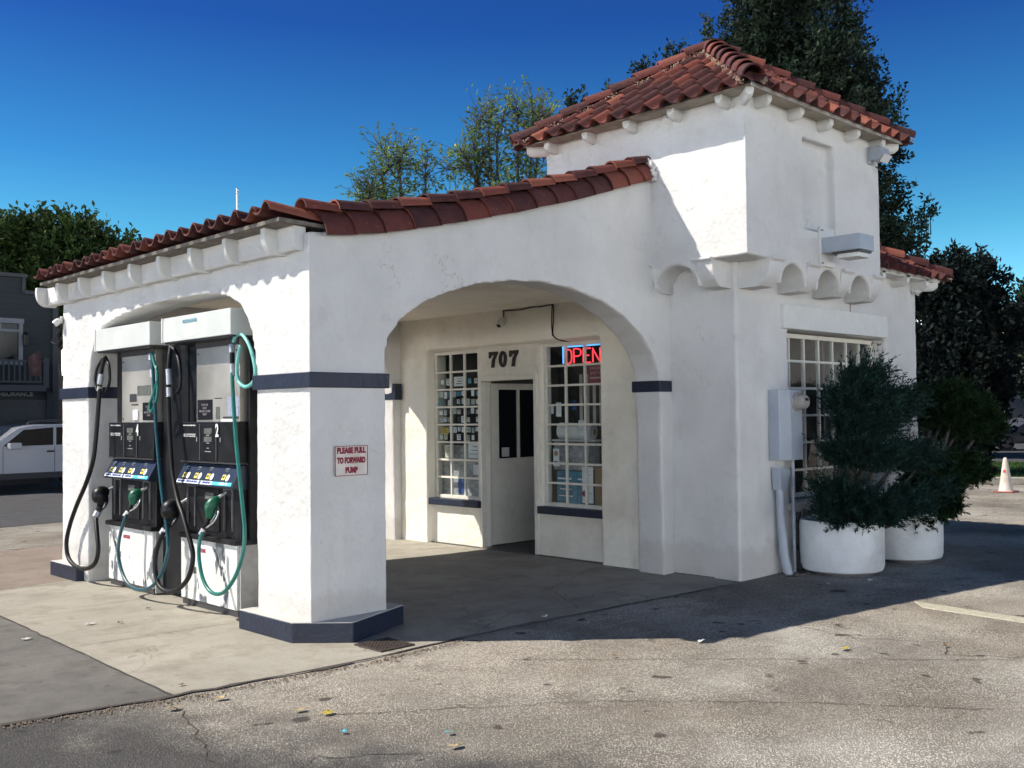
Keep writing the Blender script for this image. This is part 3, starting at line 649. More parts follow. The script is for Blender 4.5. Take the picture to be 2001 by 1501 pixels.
q = MB(); q.box((-.088, 4.306, .1505), (.49, 5.01, .156)); q.build('plinth_top', M['stucco'], gs)

# windows facing the canopy
def grid_window(parent, X, y0, y1, z0, z1, nc, nr, name='window'):
    wn = MB(); t = .045; wn.box((X, y0, z0), (X+.05, y0+t, z1)); wn.box((X, y1-t, z0), (X+.05, y1, z1)); wn.box((X+.001, y0+t, z0), (X+.049, y1-t, z0+t)); wn.box((X+.001, y0+t, z1-t), (X+.049, y1-t, z1))
    o = wn.build(name, M['frame'], parent, bevel=.003)
    mu = MB(); a, c = y0+t, y1-t; lo, hi = z0+t, z1-t
    for i in range(1, nc):
        y = a+(c-a)*i/nc; mu.box((X+.008, y-.011, lo), (X+.042, y+.011, hi))
    for j in range(1, nr):
        z = lo+(hi-lo)*j/nr; mu.box((X+.006, a, z-.012), (X+.044, c, z+.012))
    mu.build('muntins', M['frame'], o)
    g = MB(); g.quad((X+.025, a, lo), (X+.025, c, lo), (X+.025, c, hi), (X+.025, a, hi)); g.build('pane', M['glass'], o)
    return o
WL = (3.10, 4.015, .60, 2.55); WR = (1.0, 1.955, .60, 2.55)
XW = 4.575
grid_window(gs, XW, 3.10, 4.012, .60, 2.552, 3, 8); grid_window(gs, XW, .96, 1.96, .60, 2.552, 3, 8)
q = MB(); q.box((4.46, 3.04, .512), (4.60, 4.06-.03, .60)); q.build('window_sill', M['navy'], gs, bevel=.006)
q = MB(); q.box((4.46, .965, .512), (4.60, 1.985, .60)); q.build('window_sill', M['navy'], gs, bevel=.006)
# panel over the door
q = MB(); q.box((4.515, 1.985, 2.20), (4.56, 3.08, 2.56)); q.build('door_panel', M['frame'], gs, bevel=.004)
q = MB(); q.box((4.52, 3.02, 0), (4.60, 3.075, 2.20)); q.box((4.52, 2.03, 0), (4.60, 2.085, 2.20)); q.box((4.521, 2.085, 2.13), (4.599, 3.02, 2.199)); q.build('door_frame', M['frame'], gs, bevel=.004)
dr = MB(); y0d, y1d = 3.05, 3.09
x0d, x1d = 4.66, 5.62
wx0, wx1, wz0, wz1 = 4.86, 5.56, 1.13, 2.03
dr.box((x0d, y0d, .02), (x1d, y1d, wz0)); dr.box((x0d, y0d, wz1), (x1d, y1d, 2.11)); dr.box((x0d, y0d, wz0), (wx0, y1d, wz1)); dr.box((wx1, y0d, wz0), (x1d, y1d, wz1)); dr.box((5.20, y0d-.004, wz0), (5.24, y1d, wz1))
do = dr.build('door', M['frame'], gs, bevel=.003); q = MB(); q.quad((wx0, y0d+.02, wz0), (wx1, y0d+.02, wz0), (wx1, y0d+.02, wz1), (wx0, y0d+.02, wz1)); q.build('pane', mat('dark_door_glass', (.006, .008, .012), .12), do)
q = MB(); q.cyl((5.56, y0d-.05, 1.0), (5.56, y0d, 1.0), .025); q.build('handle', M['chrome'], do, smooth=True)
# side window + lintel board
sx0, sx1, sz0, sz1 = 5.50, 7.80, .74, 2.57
q = MB(); t = .05; Yw = -.64
q.box((sx0, Yw, sz0), (sx0+t, Yw+.05, sz1)); q.box((sx1-t, Yw, sz0), (sx1, Yw+.05, sz1)); q.box((sx0+t, Yw+.001, sz0), (sx1-t, Yw+.049, sz0+t)); q.box((sx0+t, Yw+.001, sz1-t), (sx1-t, Yw+.049, sz1))
sw_ = q.build('window', M['frame'], gs, bevel=.003); q = MB()
for i in range(1, 7): x = sx0+(sx1-sx0)*i/7; q.box((x-.013, Yw+.006, sz0+t), (x+.013, Yw+.044, sz1-t))
for j in range(1, 6): z = sz0+(sz1-sz0)*j/6; q.box((sx0+t, Yw+.008, z-.013), (sx1-t, Yw+.042, z+.013))
q.build('muntins', M['frame'], sw_); q = MB(); q.quad((sx0+t, Yw+.025, sz0+t), (sx1-t, Yw+.025, sz0+t), (sx1-t, Yw+.025, sz1-t), (sx0+t, Yw+.025, sz1-t)); q.build('pane', M['glass'], sw_)
q = MB(); q.box((5.37, -.86, 2.59), (7.77, -.80, 2.854)); q.build('lintel_board', M['whitepaint'], gs, bevel=.006)
q = MB(); q.box((5.45, -.86, .64), (7.82, -.6, .72)); q.build('window_sill', M['stucco'], gs, bevel=.006)
q = MB(); q.box((6.9, -.822, 2.86), (6.905, -.812, 2.97)); q.build('wall_crack', M['crack'], gs)

# ---------------------------------------------------------------- things on the building
def camera_thing(name, label, base, direction, k=1.0, dome=False):
    t = thing(name, label, 'security camera', base, 'security cameras on the station walls'); d = np.array(direction, float); d /= np.linalg.norm(d); b0 = np.array(base, float)
    q = MB(); q.cyl(b0-d*.0, b0+d*.03*k, .05*k, 16); q.build('mount', M['whitepaint'], t, smooth='auto')
    h = b0+d*.03*k; dn = d*.6+np.array([0, 0, -.5]); dn /= np.linalg.norm(dn)
    q = MB(); q.tube([h, h+dn*.03*k, h+dn*.075*k, h+dn*.10*k], [.032*k, .046*k, .045*k, .040*k], 16); q.build('camera_body', M['whitepaint'], t, smooth='auto')
    q = MB(); q.cyl(h+dn*.098*k, h+dn*.106*k, .026*k, 16); q.build('lens', M['carglass'], t, smooth='auto'); return t
camera_thing('security_camera', 'white round security camera on wall above door number', (4.43, 2.50, 2.86), (-1, -.25, 0), 1.0)
camera_thing('security_camera', 'small security camera high on shop wall beside the trees', (8.56, -.825, 3.25), (.15, -1, 0), .9)
t = camera_thing('security_camera', 'white security camera under eave at far end of pump side', (-.01, 4.90, 2.80), (-1, .3, 0), .8)
q = MB(); q.tube(bez([(.0, 4.93, 2.75), (-.05, 5.0, 2.6), (-.02, 4.97, 2.45), (.0, 5.02, 2.3), (-.01, 4.95, 2.15), (0, 4.94, 2.0)]), .006, 5); q.tube(bez([(.0, 4.93, 2.7), (.0, 5.15, 2.62), (.0, 5.25, 2.58), (0, 5.1, 2.55), (0, 4.93, 2.6)]), .006, 5); q.build('cable', M['rubber'], t, smooth=True)
# flood light at the tower corner
t = thing('flood_light', 'twin bulb flood light box high on tower wall under eave', 'wall light', (6.83, -1.17, 4.62))
q = MB(); q.box((6.72, -1.20, 4.52), (6.80, -1.155, 4.72)); q.build('back_plate', M['greypaint'], t, bevel=.006)
q = MB(); q.prism([(-1.20, 4.55), (-1.20, 4.71), (-1.33, 4.69), (-1.36, 4.6), (-1.30, 4.54)], 0, 6.70, 6.90); q.build('lamp_housing', M['greypaint'], t, bevel=.01)
q = MB(); q.prism([(-1.31, 4.53), (-1.37, 4.6), (-1.375, 4.595), (-1.315, 4.52)], 0, 6.71, 6.89); q.build('lens', M['whitepaint'], t)
q = MB(); q.cyl((6.84, -1.2, 4.50), (6.98, -1.25, 4.43), .008, 6); q.build('sensor_arm', M['darkgrey'], t)
# shoebox light on the tower
t = thing('area_light', 'grey box area light on bracket below the blind niche', 'wall light', (5.7, -1.17, 3.45))
q = MB(); q.box((5.56, -1.19, 3.24), (5.86, -1.158, 3.66)); q.build('wall_plate', M['whitepaint'], t, bevel=.004)
q = MB(); q.box((5.58, -1.62, 3.372), (5.895, -1.18, 3.535)); q.build('lamp_housing', M['greypaint'], t, bevel=.006)
q = MB(); q.box((5.60, -1.60, 3.35), (5.875, -1.30, 3.371)); q.build('gasket', M['darkgrey'], t)
q = MB(); q.box((5.62, -1.585, 3.30), (5.855, -1.34, 3.35)); q.build('lens', M['whitepaint'], t, bevel=.01)
q = MB()
for z in (3.27, 3.62):
    for x in (5.575, 5.60): q.cyl((x, -1.2, z), (x, -1.19, z), .007, 8)
q.build('bolt', M['darkgrey'], t)
# house number
NY, NX = 2.59, 4.512
t = thing('house_number', 'dark wooden 707 house number on panel above the door', 'house number', (NX, NY, 2.39))
def seven(yc):
    P = [(-.075, .10), (.08, .10), (.08, .075), (.03, .0), (.012, -.10), (-.035, -.10), (-.018, .0), (.022, .055), (-.03, .052), (-.048, .035), (-.055, .02), (-.075, .02)]
    return [(yc-p[0], 2.395+p[1]) for p in P]
def zero_mesh(q, yc, n=28):
    V = []; zc = 2.395
    for X in (NX-.022, NX):
        for (a, bb) in ((.068, .103), (.026, .068)):
            for k_ in range(n): th = 2*math.pi*k_/n; V.append((X, yc-a*math.cos(th), zc+bb*math.sin(th)))
    F = []
    for k_ in range(n):
        j = (k_+1) % n; F += [(k_, n+k_, n+j, j), (2*n+k_, 2*n+j, 3*n+j, 3*n+k_), (k_, j, 2*n+j, 2*n+k_), (n+k_, 3*n+k_, 3*n+j, n+j)]
    q.add(V, F)
mn = simple('number_brown_black', (.018, .012, .014), .5, var=.4, scale=30)
for yc, ty in ((2.765, 7), (2.59, 0), (2.395, 7)):
    q = MB()
    if ty: q.prism(seven(yc), 0, NX-.022, NX)
    else: zero_mesh(q, yc)
    q.build('digit', mn, t, bevel=.003)
# conduit to the neon sign
t = thing('cable_run', 'black cable stapled along ceiling line dropping to the lit sign', 'cable')
q = MB(); q.tube(bez([(4.425, 2.49, 2.86), (4.425, 2.49, 2.97), (4.42, 2.47, 2.985), (4.425, 2.2, 2.975), (4.42, 2.0, 2.99), (4.425, 1.85, 2.985), (4.42, 1.68, 2.992), (4.42, 1.64, 2.98), (4.425, 1.645, 2.8), (4.42, 1.65, 2.65), (4.43, 1.62, 2.60), (4.50, 1.58, 2.565), (4.57, 1.5, 2.555)], 6), .008, 6); q.tube(bez([(4.425, 1.66, 2.985), (4.42, 1.67, 2.8), (4.425, 1.66, 2.62)], 6), .005, 6); q.build('cable', M['rubber'], t, smooth=True)
# neon sign hanging inside the right window
t = thing('neon_sign', 'lit red and blue neon OPEN sign in upper right window', 'neon sign', (4.66, 1.30, 2.40))
q = MB(); nx = 4.65
a, c, z0, z1 = 1.70, 1.05, 2.30, 2.50
q.tube(bez([(nx, a, z0+.0), (nx, a, z0+.1), (nx, a, z1-.02), (nx, a-.02, z1), (nx, (a+c)/2, z1), (nx, c+.02, z1), (nx, c, z1-.02), (nx, c, z0+.1), (nx, c, z0)], 6), .0085, 8); q.build('blue_tube', M['neonblue'], t, smooth=True)
def letter(ch, y, wd=.112, z=2.30, h=.165):
    L = {'O': [[(0.1, .3), (0, .5), (.12, .9), (.5, 1), (.88, .9), (1, .5), (.88, .1), (.5, 0), (.12, .1), (.0, .45)]], 'P': [[(0, 0), (0, .5), (0, 1), (.6, 1), (.95, .88), (.95, .62), (.6, .5), (.1, .5)]],
         'E': [[(1, 1), (.4, 1), (0, 1), (0, .5), (0, 0), (.4, 0), (1, 0)], [(.05, .5), (.4, .5), (.8, .5)]], 'N': [[(0, 0), (0, .5), (0, 1), (.3, .65), (.7, .25), (1, 0), (1, .5), (1, 1)]]}[ch]
    q = MB()
    for st in L:
        for dd in (-.008, .008):
            q.tube([(nx-.01, y-wd*p[0]-dd*.0, z+h*p[1]+(0)) for p in bez(st, 5)] if ch in 'OP' else [(nx-.01, y-wd*p[0], z+h*p[1]) for p in st], .009, 8)
            break
    q.build('letter', M['neonred'], t, smooth=True)
for i, ch in enumerate('OPEN'): letter(ch, 1.665-i*.148)
# pull forward sign
t = thing('pump_sign', 'weathered white sign reading PLEASE PULL TO FORWARD PUMP on pillar', 'sign', (.36, -.01, 1.35))
q = MB(); q.box((.206, -.022, 1.241), (.512, -.014, 1.473)); q.build('board', M['signwhite'], t, bevel=.002)
q = MB(); 
for a_, b_ in (((.206, 1.468), (.512, 1.473)), ((.206, 1.241), (.512, 1.246)), ((.206, 1.246), (.211, 1.468)), ((.507, 1.246), (.512, 1.468))): q.box((a_[0], -.0245, a_[1]), (b_[0], -.021, b_[1]))
q.build('border', M['darkred'], t)
for tx, z, wd in (('PLEASE PULL', 1.435, .27), ('TO FORWARD', 1.358, .265), ('PUMP', 1.282, .115)): text(tx, 'lettering', M['darkred'], (.358, -.0235, z), (1, 0, 0), (0, 0, 1), .042, t, bold=.004, width=wd)
q = MB()
for x in (.235, .485): q.cyl((x, -.026, 1.258), (x, -.02, 1.258), .011, 12)
q.build('screw', M['chrome'], t)
# grate
t = thing('drain_grate', 'rusty dark steel drain grate set in concrete by the near pillar', 'drain grate', (.33, -.45, .01))
q = MB(); gx0, gx1, gy0, gy1 = .175, .485, -.63, -.30
q.box((gx0, gy0, .004), (gx1, gy0+.015, .016)); q.box((gx0, gy1-.015, .004), (gx1, gy1, .016)); q.box((gx0, gy0+.015, .004), (gx0+.015, gy1-.015, .0155)); q.box((gx1-.015, gy0+.015, .004), (gx1, gy1-.015, .0155))
for i in range(9): y = gy0+.03+i*.0335; q.box((gx0+.015, y, .006), (gx1-.015, y+.013, .014))
for i in range(8): x = gx0+.035+i*.033; q.box((x, gy0+.015, .008), (x+.008, gy1-.015, .0145))
q.build('bars', simple('rusty_iron', (.05, .035, .03), .8, var=.4, scale=30), t)
q = MB(); q.quad((gx0, gy0, .0052), (gx1, gy0, .0052), (gx1, gy1, .0052), (gx0, gy1, .0052)); q.build('pit', M['crack'], t)

# electrical service box
t = thing('meter_box', 'grey electrical service box with round glass meter on shop wall', 'electric meter', (5.25, -.82, 1.5))
q = MB(); q.prism([(5.076, -.818), (5.076, -.945), (5.23, -.985), (5.47, -.985), (5.47, -.818)], 2, 1.19, 1.93); q.build('cabinet', M['greypaint'], t, bevel=.006)
q = MB(); q.box((5.235, -.989, 1.20), (5.465, -.984, 1.47)); q.box((5.235, -.989, 1.485), (5.465, -.984, 1.64)); q.build('cover', M['greypaint'], t, bevel=.002)
q = MB(); q.tube([(5.36, -.984, 1.80), (5.36, -1.01, 1.80), (5.36, -1.012, 1.80)], [.10, .10, .085], 28); q.build('meter_ring', M['greyface'] if False else M['steel'], t, smooth='auto')
q = MB(); q.tube([(5.36, -1.01, 1.80), (5.36, -1.09, 1.80), (5.36, -1.105, 1.80)], [.078, .074, .06], 28); q.build('meter', simple('meter_grey', (.30, .29, .27), .25), t, smooth='auto')
q = MB(); q.box((5.33, -1.108, 1.81), (5.39, -1.104, 1.84)); q.build('dial', M['black'], t)
q = MB(); q.cyl((5.40, -.90, 1.19), (5.40, -.90, .55), .022, 12); q.cyl((5.40, -.90, .55), (5.40, -.90, .0), .018, 12); q.build('conduit', M['greypaint'], t, smooth='auto')
t = thing('downspout', 'dented pale downpipe with flared hopper beneath the meter box', 'downpipe', (5.14, -.86, 0))
q = MB(); q.prism([(5.10, 1.12), (5.24, 1.10), (5.31, 1.06), (5.235, .88), (5.11, .88)], 1, -.93, -.83); q.build('hopper', M['greypaint'], t, bevel=.005)
q = MB(); q.tube([(5.17, -.88, .89), (5.175, -.89, .5), (5.20, -.90, .2), (5.23, -.93, .0)], [.045, .045, .048, .05], 12); q.build('pipe', M['greypaint'], t, smooth='auto')
t = thing('gas_pipes', 'row of dark upright pipes against shop wall beside planter', 'pipes', (5.55, -.85, 0))
for i, x in enumerate((5.50, 5.585, 5.67, 5.74)):
    q = MB(); q.tube([(x, -.86, .0), (x, -.86, .42), (x+.02, -.86, .50), (x+.06, -.86, .56), (x+.06, -.86, .62)], .018, 8); q.cyl((x, -.86, .22), (x, -.86, .27), .028, 8); q.build('pipe', M['darkgrey'], t, smooth='auto')

# ---------------------------------------------------------------- pumps
def pump(num, cy, label):
    X0 = .10; W = 1.04; y0 = cy-W/2; y1 = cy+W/2; B = .36
    t = thing('fuel_pump', label, 'fuel pump', (X0, cy, 0), 'fuel pumps under the left arch')
    # cabinet with worn paint
    q = MB(); q.box((X0+.012, y0+.012, 0.004), (B, y1-.012, .06)); q.build('kick_plate', M['darkgrey'], t)
    q = MB(); q.box((X0, y0+.02, .06), (B-.01, y1, .615)); q.build('cabinet', M['pumppaint'], t, bevel=.006)
    q = MB(); q.box((X0+.02, y0-.012, .02), (B+.02, y0+.019, .61)); q.build('side_panel', M['pumpgrey'], t)
    q = MB(); q.box((X0-.035, y0-.01, .615), (B, y1+.01, .66)); q.build('ledge', M['black'], t, bevel=.006)
    # nozzle bay
    q = MB(); q.box((X0+.03, y0, .66), (B, y1, 1.09)); q.build('nozzle_bay', M['black'], t, bevel=.004)
    for yy in (y1-.16, y0+.20):
        q = MB()
        for a_, b_ in (((yy-.075, .72), (yy-.068, 1.085)), ((yy+.068, .72), (yy+.075, 1.085)), ((yy-.068, 1.078), (yy+.068, 1.085))): q.box((X0+.015, a_[0], a_[1]), (X0+.031, b_[0], b_[1]))
        q.build('holster', M['darkgrey'] if False else simple('holster_edge', (.16, .16, .17), .4), t)
    q = MB(); q.box((X0+.018, y0+.36, .70), (X0+.031, y1-.28, 1.07)); q.build('door_panel', M['black'], t, bevel=.003)
    # grade selector, sloping forward
    q = MB(); q.prism([(X0+.04, 1.29), (X0-.055, 1.115), (X0-.055, 1.10), (X0+.03, 1.085), (B, 1.085), (B, 1.29)], 1, y0, y1); q.build('selector_panel', M['panelnavy'], t, bevel=.003)
    u = np.array([-.095, 0, -.175]); u /= np.linalg.norm(u); nn = np.array([-.175, 0, .095]); nn /= np.linalg.norm(nn); o0 = np.array([X0+.04, 0, 1.29])
    def onslope(b_, ya, yb, s0_, s1_, off, oval=False):
        if oval:
            c_ = o0+u*(s0_+s1_)/2+nn*off+np.array([0, (ya+yb)/2, 0]); V = [c_+u*(s1_-s0_)/2*math.sin(a)+np.array([0, (yb-ya)/2*math.cos(a), 0]) for a in [2*math.pi*k_/20 for k_ in range(20)]]
            V2 = [v-nn*.004 for v in V]; b_.add(V+V2, [tuple(range(20)), tuple(range(39, 19, -1))]+[(i, 20+i, 20+(i+1) % 20, (i+1) % 20) for i in range(20)])
        else:
            V = [o0+u*s_+nn*f+np.array([0, y, 0]) for f in (off, off-.006) for (s_, y) in ((s0_, ya), (s0_, yb), (s1_, yb), (s1_, ya))]
            b_.add(V, [(0, 1, 2, 3), (7, 6, 5, 4), (0, 4, 5, 1), (1, 5, 6, 2), (2, 6, 7, 3), (3, 7, 4, 0)])
    for i, yy in enumerate((y1-.12, y1-.34, y1-.56, y1-.84)):
        q = MB(); onslope(q, yy-.028, yy+.028, .095, .145, .005); q.build('grade_button', M['yellow'], t)
        q = MB(); onslope(q, yy-.017+.003, yy+.017, .108, .128, .0062); q.build('button_mark', M['darkgrey'], t)
        q = MB(); onslope(q, yy-.095, yy-.045, .09, .155, .005, True); q.build('price_disc', M['white'], t)
        q = MB(); onslope(q, yy-.03, yy+.03, .03, .045, .0035); onslope(q, yy-.025, yy+.025, .055, .063, .0035); q.build('grade_print', M['greyface'], t)
    q = MB(); onslope(q, y0+.36, y1-.21, .165, .198, .004); q.build('grade_strip', M['white'], t)
    q = MB(); onslope(q, y1-.20, y1-.02, .165, .198, .004); q.build('grade_strip', M['white'], t)
    q = MB(); onslope(q, y0+.02, y0+.355, .165, .198, .004); q.build('grade_strip', M['cyan'], t)
    q = MB(); onslope(q, y0+.56, y0+.6, .167, .196, .0055); q.build('grade_mark', M['blue'], t)
    for (yc, tx, m_) in ((y1-.11, 'REGULAR', M['blue']), (y1-.31, 'REGULAR PLUS', M['blue']), (y0+.46, 'SUPREME', M['blue']), (y0+.16, 'DIESEL #2', M['white'])):
        text(tx, 'grade_name', m_, o0+u*.181+nn*.0055+np.array([0, yc, 0]), (0, -1, 0), -u, .018, t, bold=.001, width=.14 if len(tx) < 10 else .20)
    # display section
    q = MB(); q.box((X0+.0, y0, 1.315), (B, y1, 1.665)); q.build('display_housing', M['black'], t, bevel=.006)
    q = MB(); q.box((X0-.006, y0+.36, 1.325), (X0+.001, y0+.66, 1.64)); q.build('reader_panel', M['black'], t, bevel=.003)
    q = MB(); q.box((X0-.004, y0, 1.30), (B, y1, 1.314)); q.build('trim', M['darkgrey'], t)
    for y_ in (y0+.36, y0+.66): q = MB(); q.box((X0-.010, y_-.004, 1.32), (X0-.003, y_+.004, 1.65)); q.build('trim', M['trimmetal'], t)
    for z_, h_ in ((1.56, .05), (1.49, .045)):
        q = MB(); q.box((X0-.009, y0+.44, z_), (X0-.005, y0+.58, z_+h_)); q.build('display', M['greyface'], t)
    q = MB()
    for z_, w_ in ((1.545, .06), (1.475, .05), (1.40, .11), (1.43, .04)): q.box((X0-.0085, y0+.51-w_/2, z_), (X0-.006, y0+.51+w_/2, z_+.007))
    for yy in (y0+.29, y0+.72): q.box((X0-.004, yy, 1.49), (X0-.001, yy+.012, 1.53))
    q.build('small_print', simple('print_grey', (.3, .3, .3), .5), t)
    text('WARNING', 'small_print', M['white'], (X0-.002, y1-.17, 1.635), (0, -1, 0), (0, 0, 1), .012, t, width=.24)
    text('NO SMOKING\nSTOP ENGINE', 'small_print', M['white'], (X0-.002, y1-.17, 1.545), (0, -1, 0), (0, 0, 1), .012, t, width=.24)
    text(str(num), 'pump_number', M['white'], (X0-.012, y0+.335, 1.585), (0, -1, 0), (0, 0, 1), .11, t, bold=.004, width=.055)
    # upper panel
    q = MB(); q.box((X0+.03, y0+.02, 1.665), (B, y1-.25, 2.40)); q.build('upper_panel', M['steel'], t, bevel=.004)
    q = MB(); q.box((X0+.10, y1-.248, 1.665), (B, y1+.03, 2.40)); q.build('post', M['black'], t)
    q = MB(); q.box((X0+.09, y0-(.05 if num == 2 else .54), .06 if num == 4 else .66), (B+.04, y0-.014, 2.40)); q.build('side_column', M['black'], t)
    q = MB(); q.box((X0+.022, y0+.02, 2.33), (X0+.031, y1-.25, 2.40)); q.build('shade_strip', M['darkgrey'], t)
    # header box
    hx = -.03; hy0, hy1 = (1.15, 2.415) if num == 2 else (2.68, 3.955)
    q = MB(); q.box((hx, hy0, 2.40), (B+.05, hy1, 2.622)); q.build('header', M['offwhite'], t, bevel=.004)
    q = MB(); q.box((hx-.008, hy1-.018, 2.398), (hx+.002, hy1+.002, 2.624)); q.build('header_edge', M['whitepaint'], t)
    q = MB(); q.box((hx+.02, hy0+.02, 2.385), (B+.03, hy1-.02, 2.40)); q.build('header_base', M['darkgrey'], t)
    yb = hy0+(.72 if num == 2 else .70)
    q = MB(); V = []
    for k_ in range(22):
        a = 2*math.pi*k_/22; rr = (abs(math.cos(a))**8+abs(math.sin(a))**8)**(-1/8)*(1+.07*rng.normal()); V.append((hx-.0015, yb+(.115 if num == 4 else .13)*.8*rr*math.cos(a), (2.50 if num == 4 else 2.485)+(.07 if num == 4 else .055)*rr*math.sin(a)))
    q.add(V, [tuple(range(22))]); q.build('torn_sticker', M['white'], t)
    if num == 2:
        text('PLEASANTON', 'torn_lettering', simple('faded_blue_ink', (.18, .36, .45), .6), (hx-.003, yb, 2.565), (0, -1, 0), (0, 0, 1), .03, t, bold=.001, width=.26)
    # notices on the steel panel
    def dec(name, ya, yb_, za, zb, m_, off=.0): q = MB(); q.box((X0+.0275-off, ya, za), (X0+.0295, yb_, zb)); return q.build(name, m_, t)
    if num == 2:
        dec('notice', y1-.55, y1-.27, 1.685, 1.865, M['black']); text('STOP OR\nREAD\nINSTRUCTIONS\nPUMP', 'small_print', simple('p2', (.25, .22, .25), .5), (X0+.026, y1-.41, 1.775), (0, -1, 0), (0, 0, 1), .020, t, width=.2)
        dec('notice', y0+.03, y0+.22, 1.71, 1.885, simple('faded_label', (.28, .32, .42), .6, var=.25, scale=40)); dec('notice', y0+.36, y0+.43, 1.69, 1.80, M['greyface'])
        dec('torn_sticker', y0+.03, y0+.30, 1.695, 1.712, M['darkgrey']); dec('torn_sticker', y0+.32, y0+.45, 1.87, 1.877, M['darkgrey']); dec('torn_sticker', y0+.06, y0+.34, 1.668, 1.69, M['white'])
    else:
        dec('notice', y0+.03, y0+.30, 1.685, 1.86, M['black']); text('STOP OR\nREAD\nINSTRUCTIONS\nPUMP', 'small_print', simple('p4', (.25, .22, .25), .5), (X0+.026, y0+.165, 1.775), (0, -1, 0), (0, 0, 1), .020, t, width=.2)
        dec('notice', y0+.12, y0+.42, 1.93, 2.03, M['greyface']); dec('notice', y0+.44, y0+.60, 1.87, 1.95, M['darkgrey']); dec('torn_sticker', y0+.40, y0+.56, 1.835, 1.85, M['darkgrey']); dec('card', y0+.39, y0+.50, 1.69, 1.79, M['white'], .012)
    for (ya, za) in ((y0+.06, 1.70), (y0+.06, 2.28), (y1-.29, 1.70), (y1-.29, 2.28)): q = MB(); q.cyl((X0+.024, ya, za), (X0+.031, ya, za), .008, 8); q.build('screw', M['darkgrey'], t)
    q = MB(); q.box((X0+.012, y0+.45, .98), (X0+.02, y0+.60, 1.04)); q.build('instruction_label', M['greyface'], t)
    q = MB(); q.box((X0-.0025, y1-.30, .30), (X0, y1-.22, .36)); q.build('seal_sticker', M['greyface'], t)
    # gasoline sticker
    ys = y1-(.44 if num == 4 else .40); q = MB(); q.box((X0-.0025, ys-.09, .47), (X0, ys+.09, .56)); q.build('fuel_sticker', M['white'], t)
    text('GASOLINE', 'lettering', M['red'], (X0-.004, ys, .518), (0, -1, 0), (0, 0, 1), .034, t, bold=.002, width=.155)
    return t
def pumppaint():
    m = mat('peeling_white_paint', (.7, .7, .68), .5); N = NT(m)
    base = N.ramp(N.noise(2.5, 6, .6), [(.3, (.60, .60, .58)), (.7, (.76, .76, .73))])
    p = N.ramp(N.noise(2.6, 4, .55, sc3=(1, 1.6, .75)), [(.585, 0.), (.595, 1.)]); q_ = N.ramp(N.noise(7, 5, .6), [(.35, (.05, .06, .09)), (.7, (.22, .24, .25))])
    c = N.mix(p, base, q_); s = N.ramp(N.noise(3, 8, .7, sc3=(1, 1, .3)), [(.52, 0.), (.8, 1.)]); c = N.mix(N.math('MULTIPLY', s, .45), c, (.36, .34, .30)); N.col(c); return m
M['trimmetal'] = simple('trim_grey', (.1, .1, .11), .4); M['pumppaint'] = pumppaint(); M['pumpgrey'] = simple('pump_side_grey', (.35, .35, .34), .4, var=.15); M['panelnavy'] = simple('selector_navy', (.018, .025, .045), .3, var=.2)
p4 = pump(4, 3.40, 'older fuel pump marked 4, farther from camera, with peeling base')
p2 = pump(2, 1.79, 'fuel pump marked 2, nearer the camera, with green and black hoses')
def hose(parent, pts, r, m, name='hose', ribs=False):
    P = [hit(x, y, 'x', X) for (x, y, X) in pts]; P = bez(P, 7); q = MB()
    q.tube(P, [r*(1+(.10 if (i % 2 and ribs) else 0)) for i in range(len(P))], 12); return q.build(name, m, parent, smooth=True)
# pump 2 black hose
hose(p2, [(334, 676, .08), (331, 700, .05), (329, 730, .03), (329, 775, .02), (332, 850, 0), (337, 920, -.02), (347, 975, -.05), (357, 1005, -.08), (368, 1045, -.10), (377, 1085, -.11), (370, 1125, -.12), (350, 1150, -.12), (327, 1156, -.12), (309, 1140, -.12), (303, 1100, -.11), (309, 1065, -.09), (320, 1040, -.07)], .021, M['rubber'])
hose(p2, [(335, 678, .08), (345, 690, .07), (352, 720, .05), (352, 755, .05), (346, 768, .05)], .017, M['rubber'])
q = MB(); a, b_ = hit(329, 722, 'x', .03), hit(331, 752, 'x', .025); q.tube([a, b_], .028, 14); q.build('coupling', M['chrome'], p2, smooth='auto'); q = MB(); a, b_ = hit(330, 758, 'x', .025), hit(331, 776, 'x', .02); q.tube([a, b_], .027, 14); q.build('coupling', M['chrome'], p2, smooth='auto')
# pump 2 green hose
hose(p2, [(453, 672, .08), (454, 700, .06), (454, 740, .03), (457, 800, .02), (462, 870, 0), (469, 940, -.02), (475, 1000, -.03), (478, 1040, -.04), (474, 1085, -.06), (458, 1130, -.09), (436, 1158, -.11), (414, 1158, -.11), (398, 1135, -.11), (390, 1100, -.10), (389, 1065, -.08), (395, 1040, -.06)], .0165, M['teal'])
hose(p2, [(456, 668, .06), (462, 656, .05), (474, 655, .04), (487, 675, .03), (496, 705, .02), (499, 730, .01), (494, 748, .01), (480, 756, .01), (468, 748, .02), (463, 728, .02), (465, 700, .03), (470, 675, .04)], .0155, M['tealpale'])
q = MB(); q.tube([hit(453, 674, 'x', .07), hit(453, 690, 'x', .06)], .026, 12); q.build('coupling', M['chrome'], p2, smooth='auto'); q = MB(); q.tube([hit(454, 712, 'x', .05), hit(455, 735, 'x', .04)], .024, 12); q.build('coupling', M['chrome'], p2, smooth='auto')
q = MB(); q.tube([hit(454, 690, 'x', .06), hit(454, 712, 'x', .05)], .022, 12); q.build('coupling', M['black'], p2, smooth='auto')
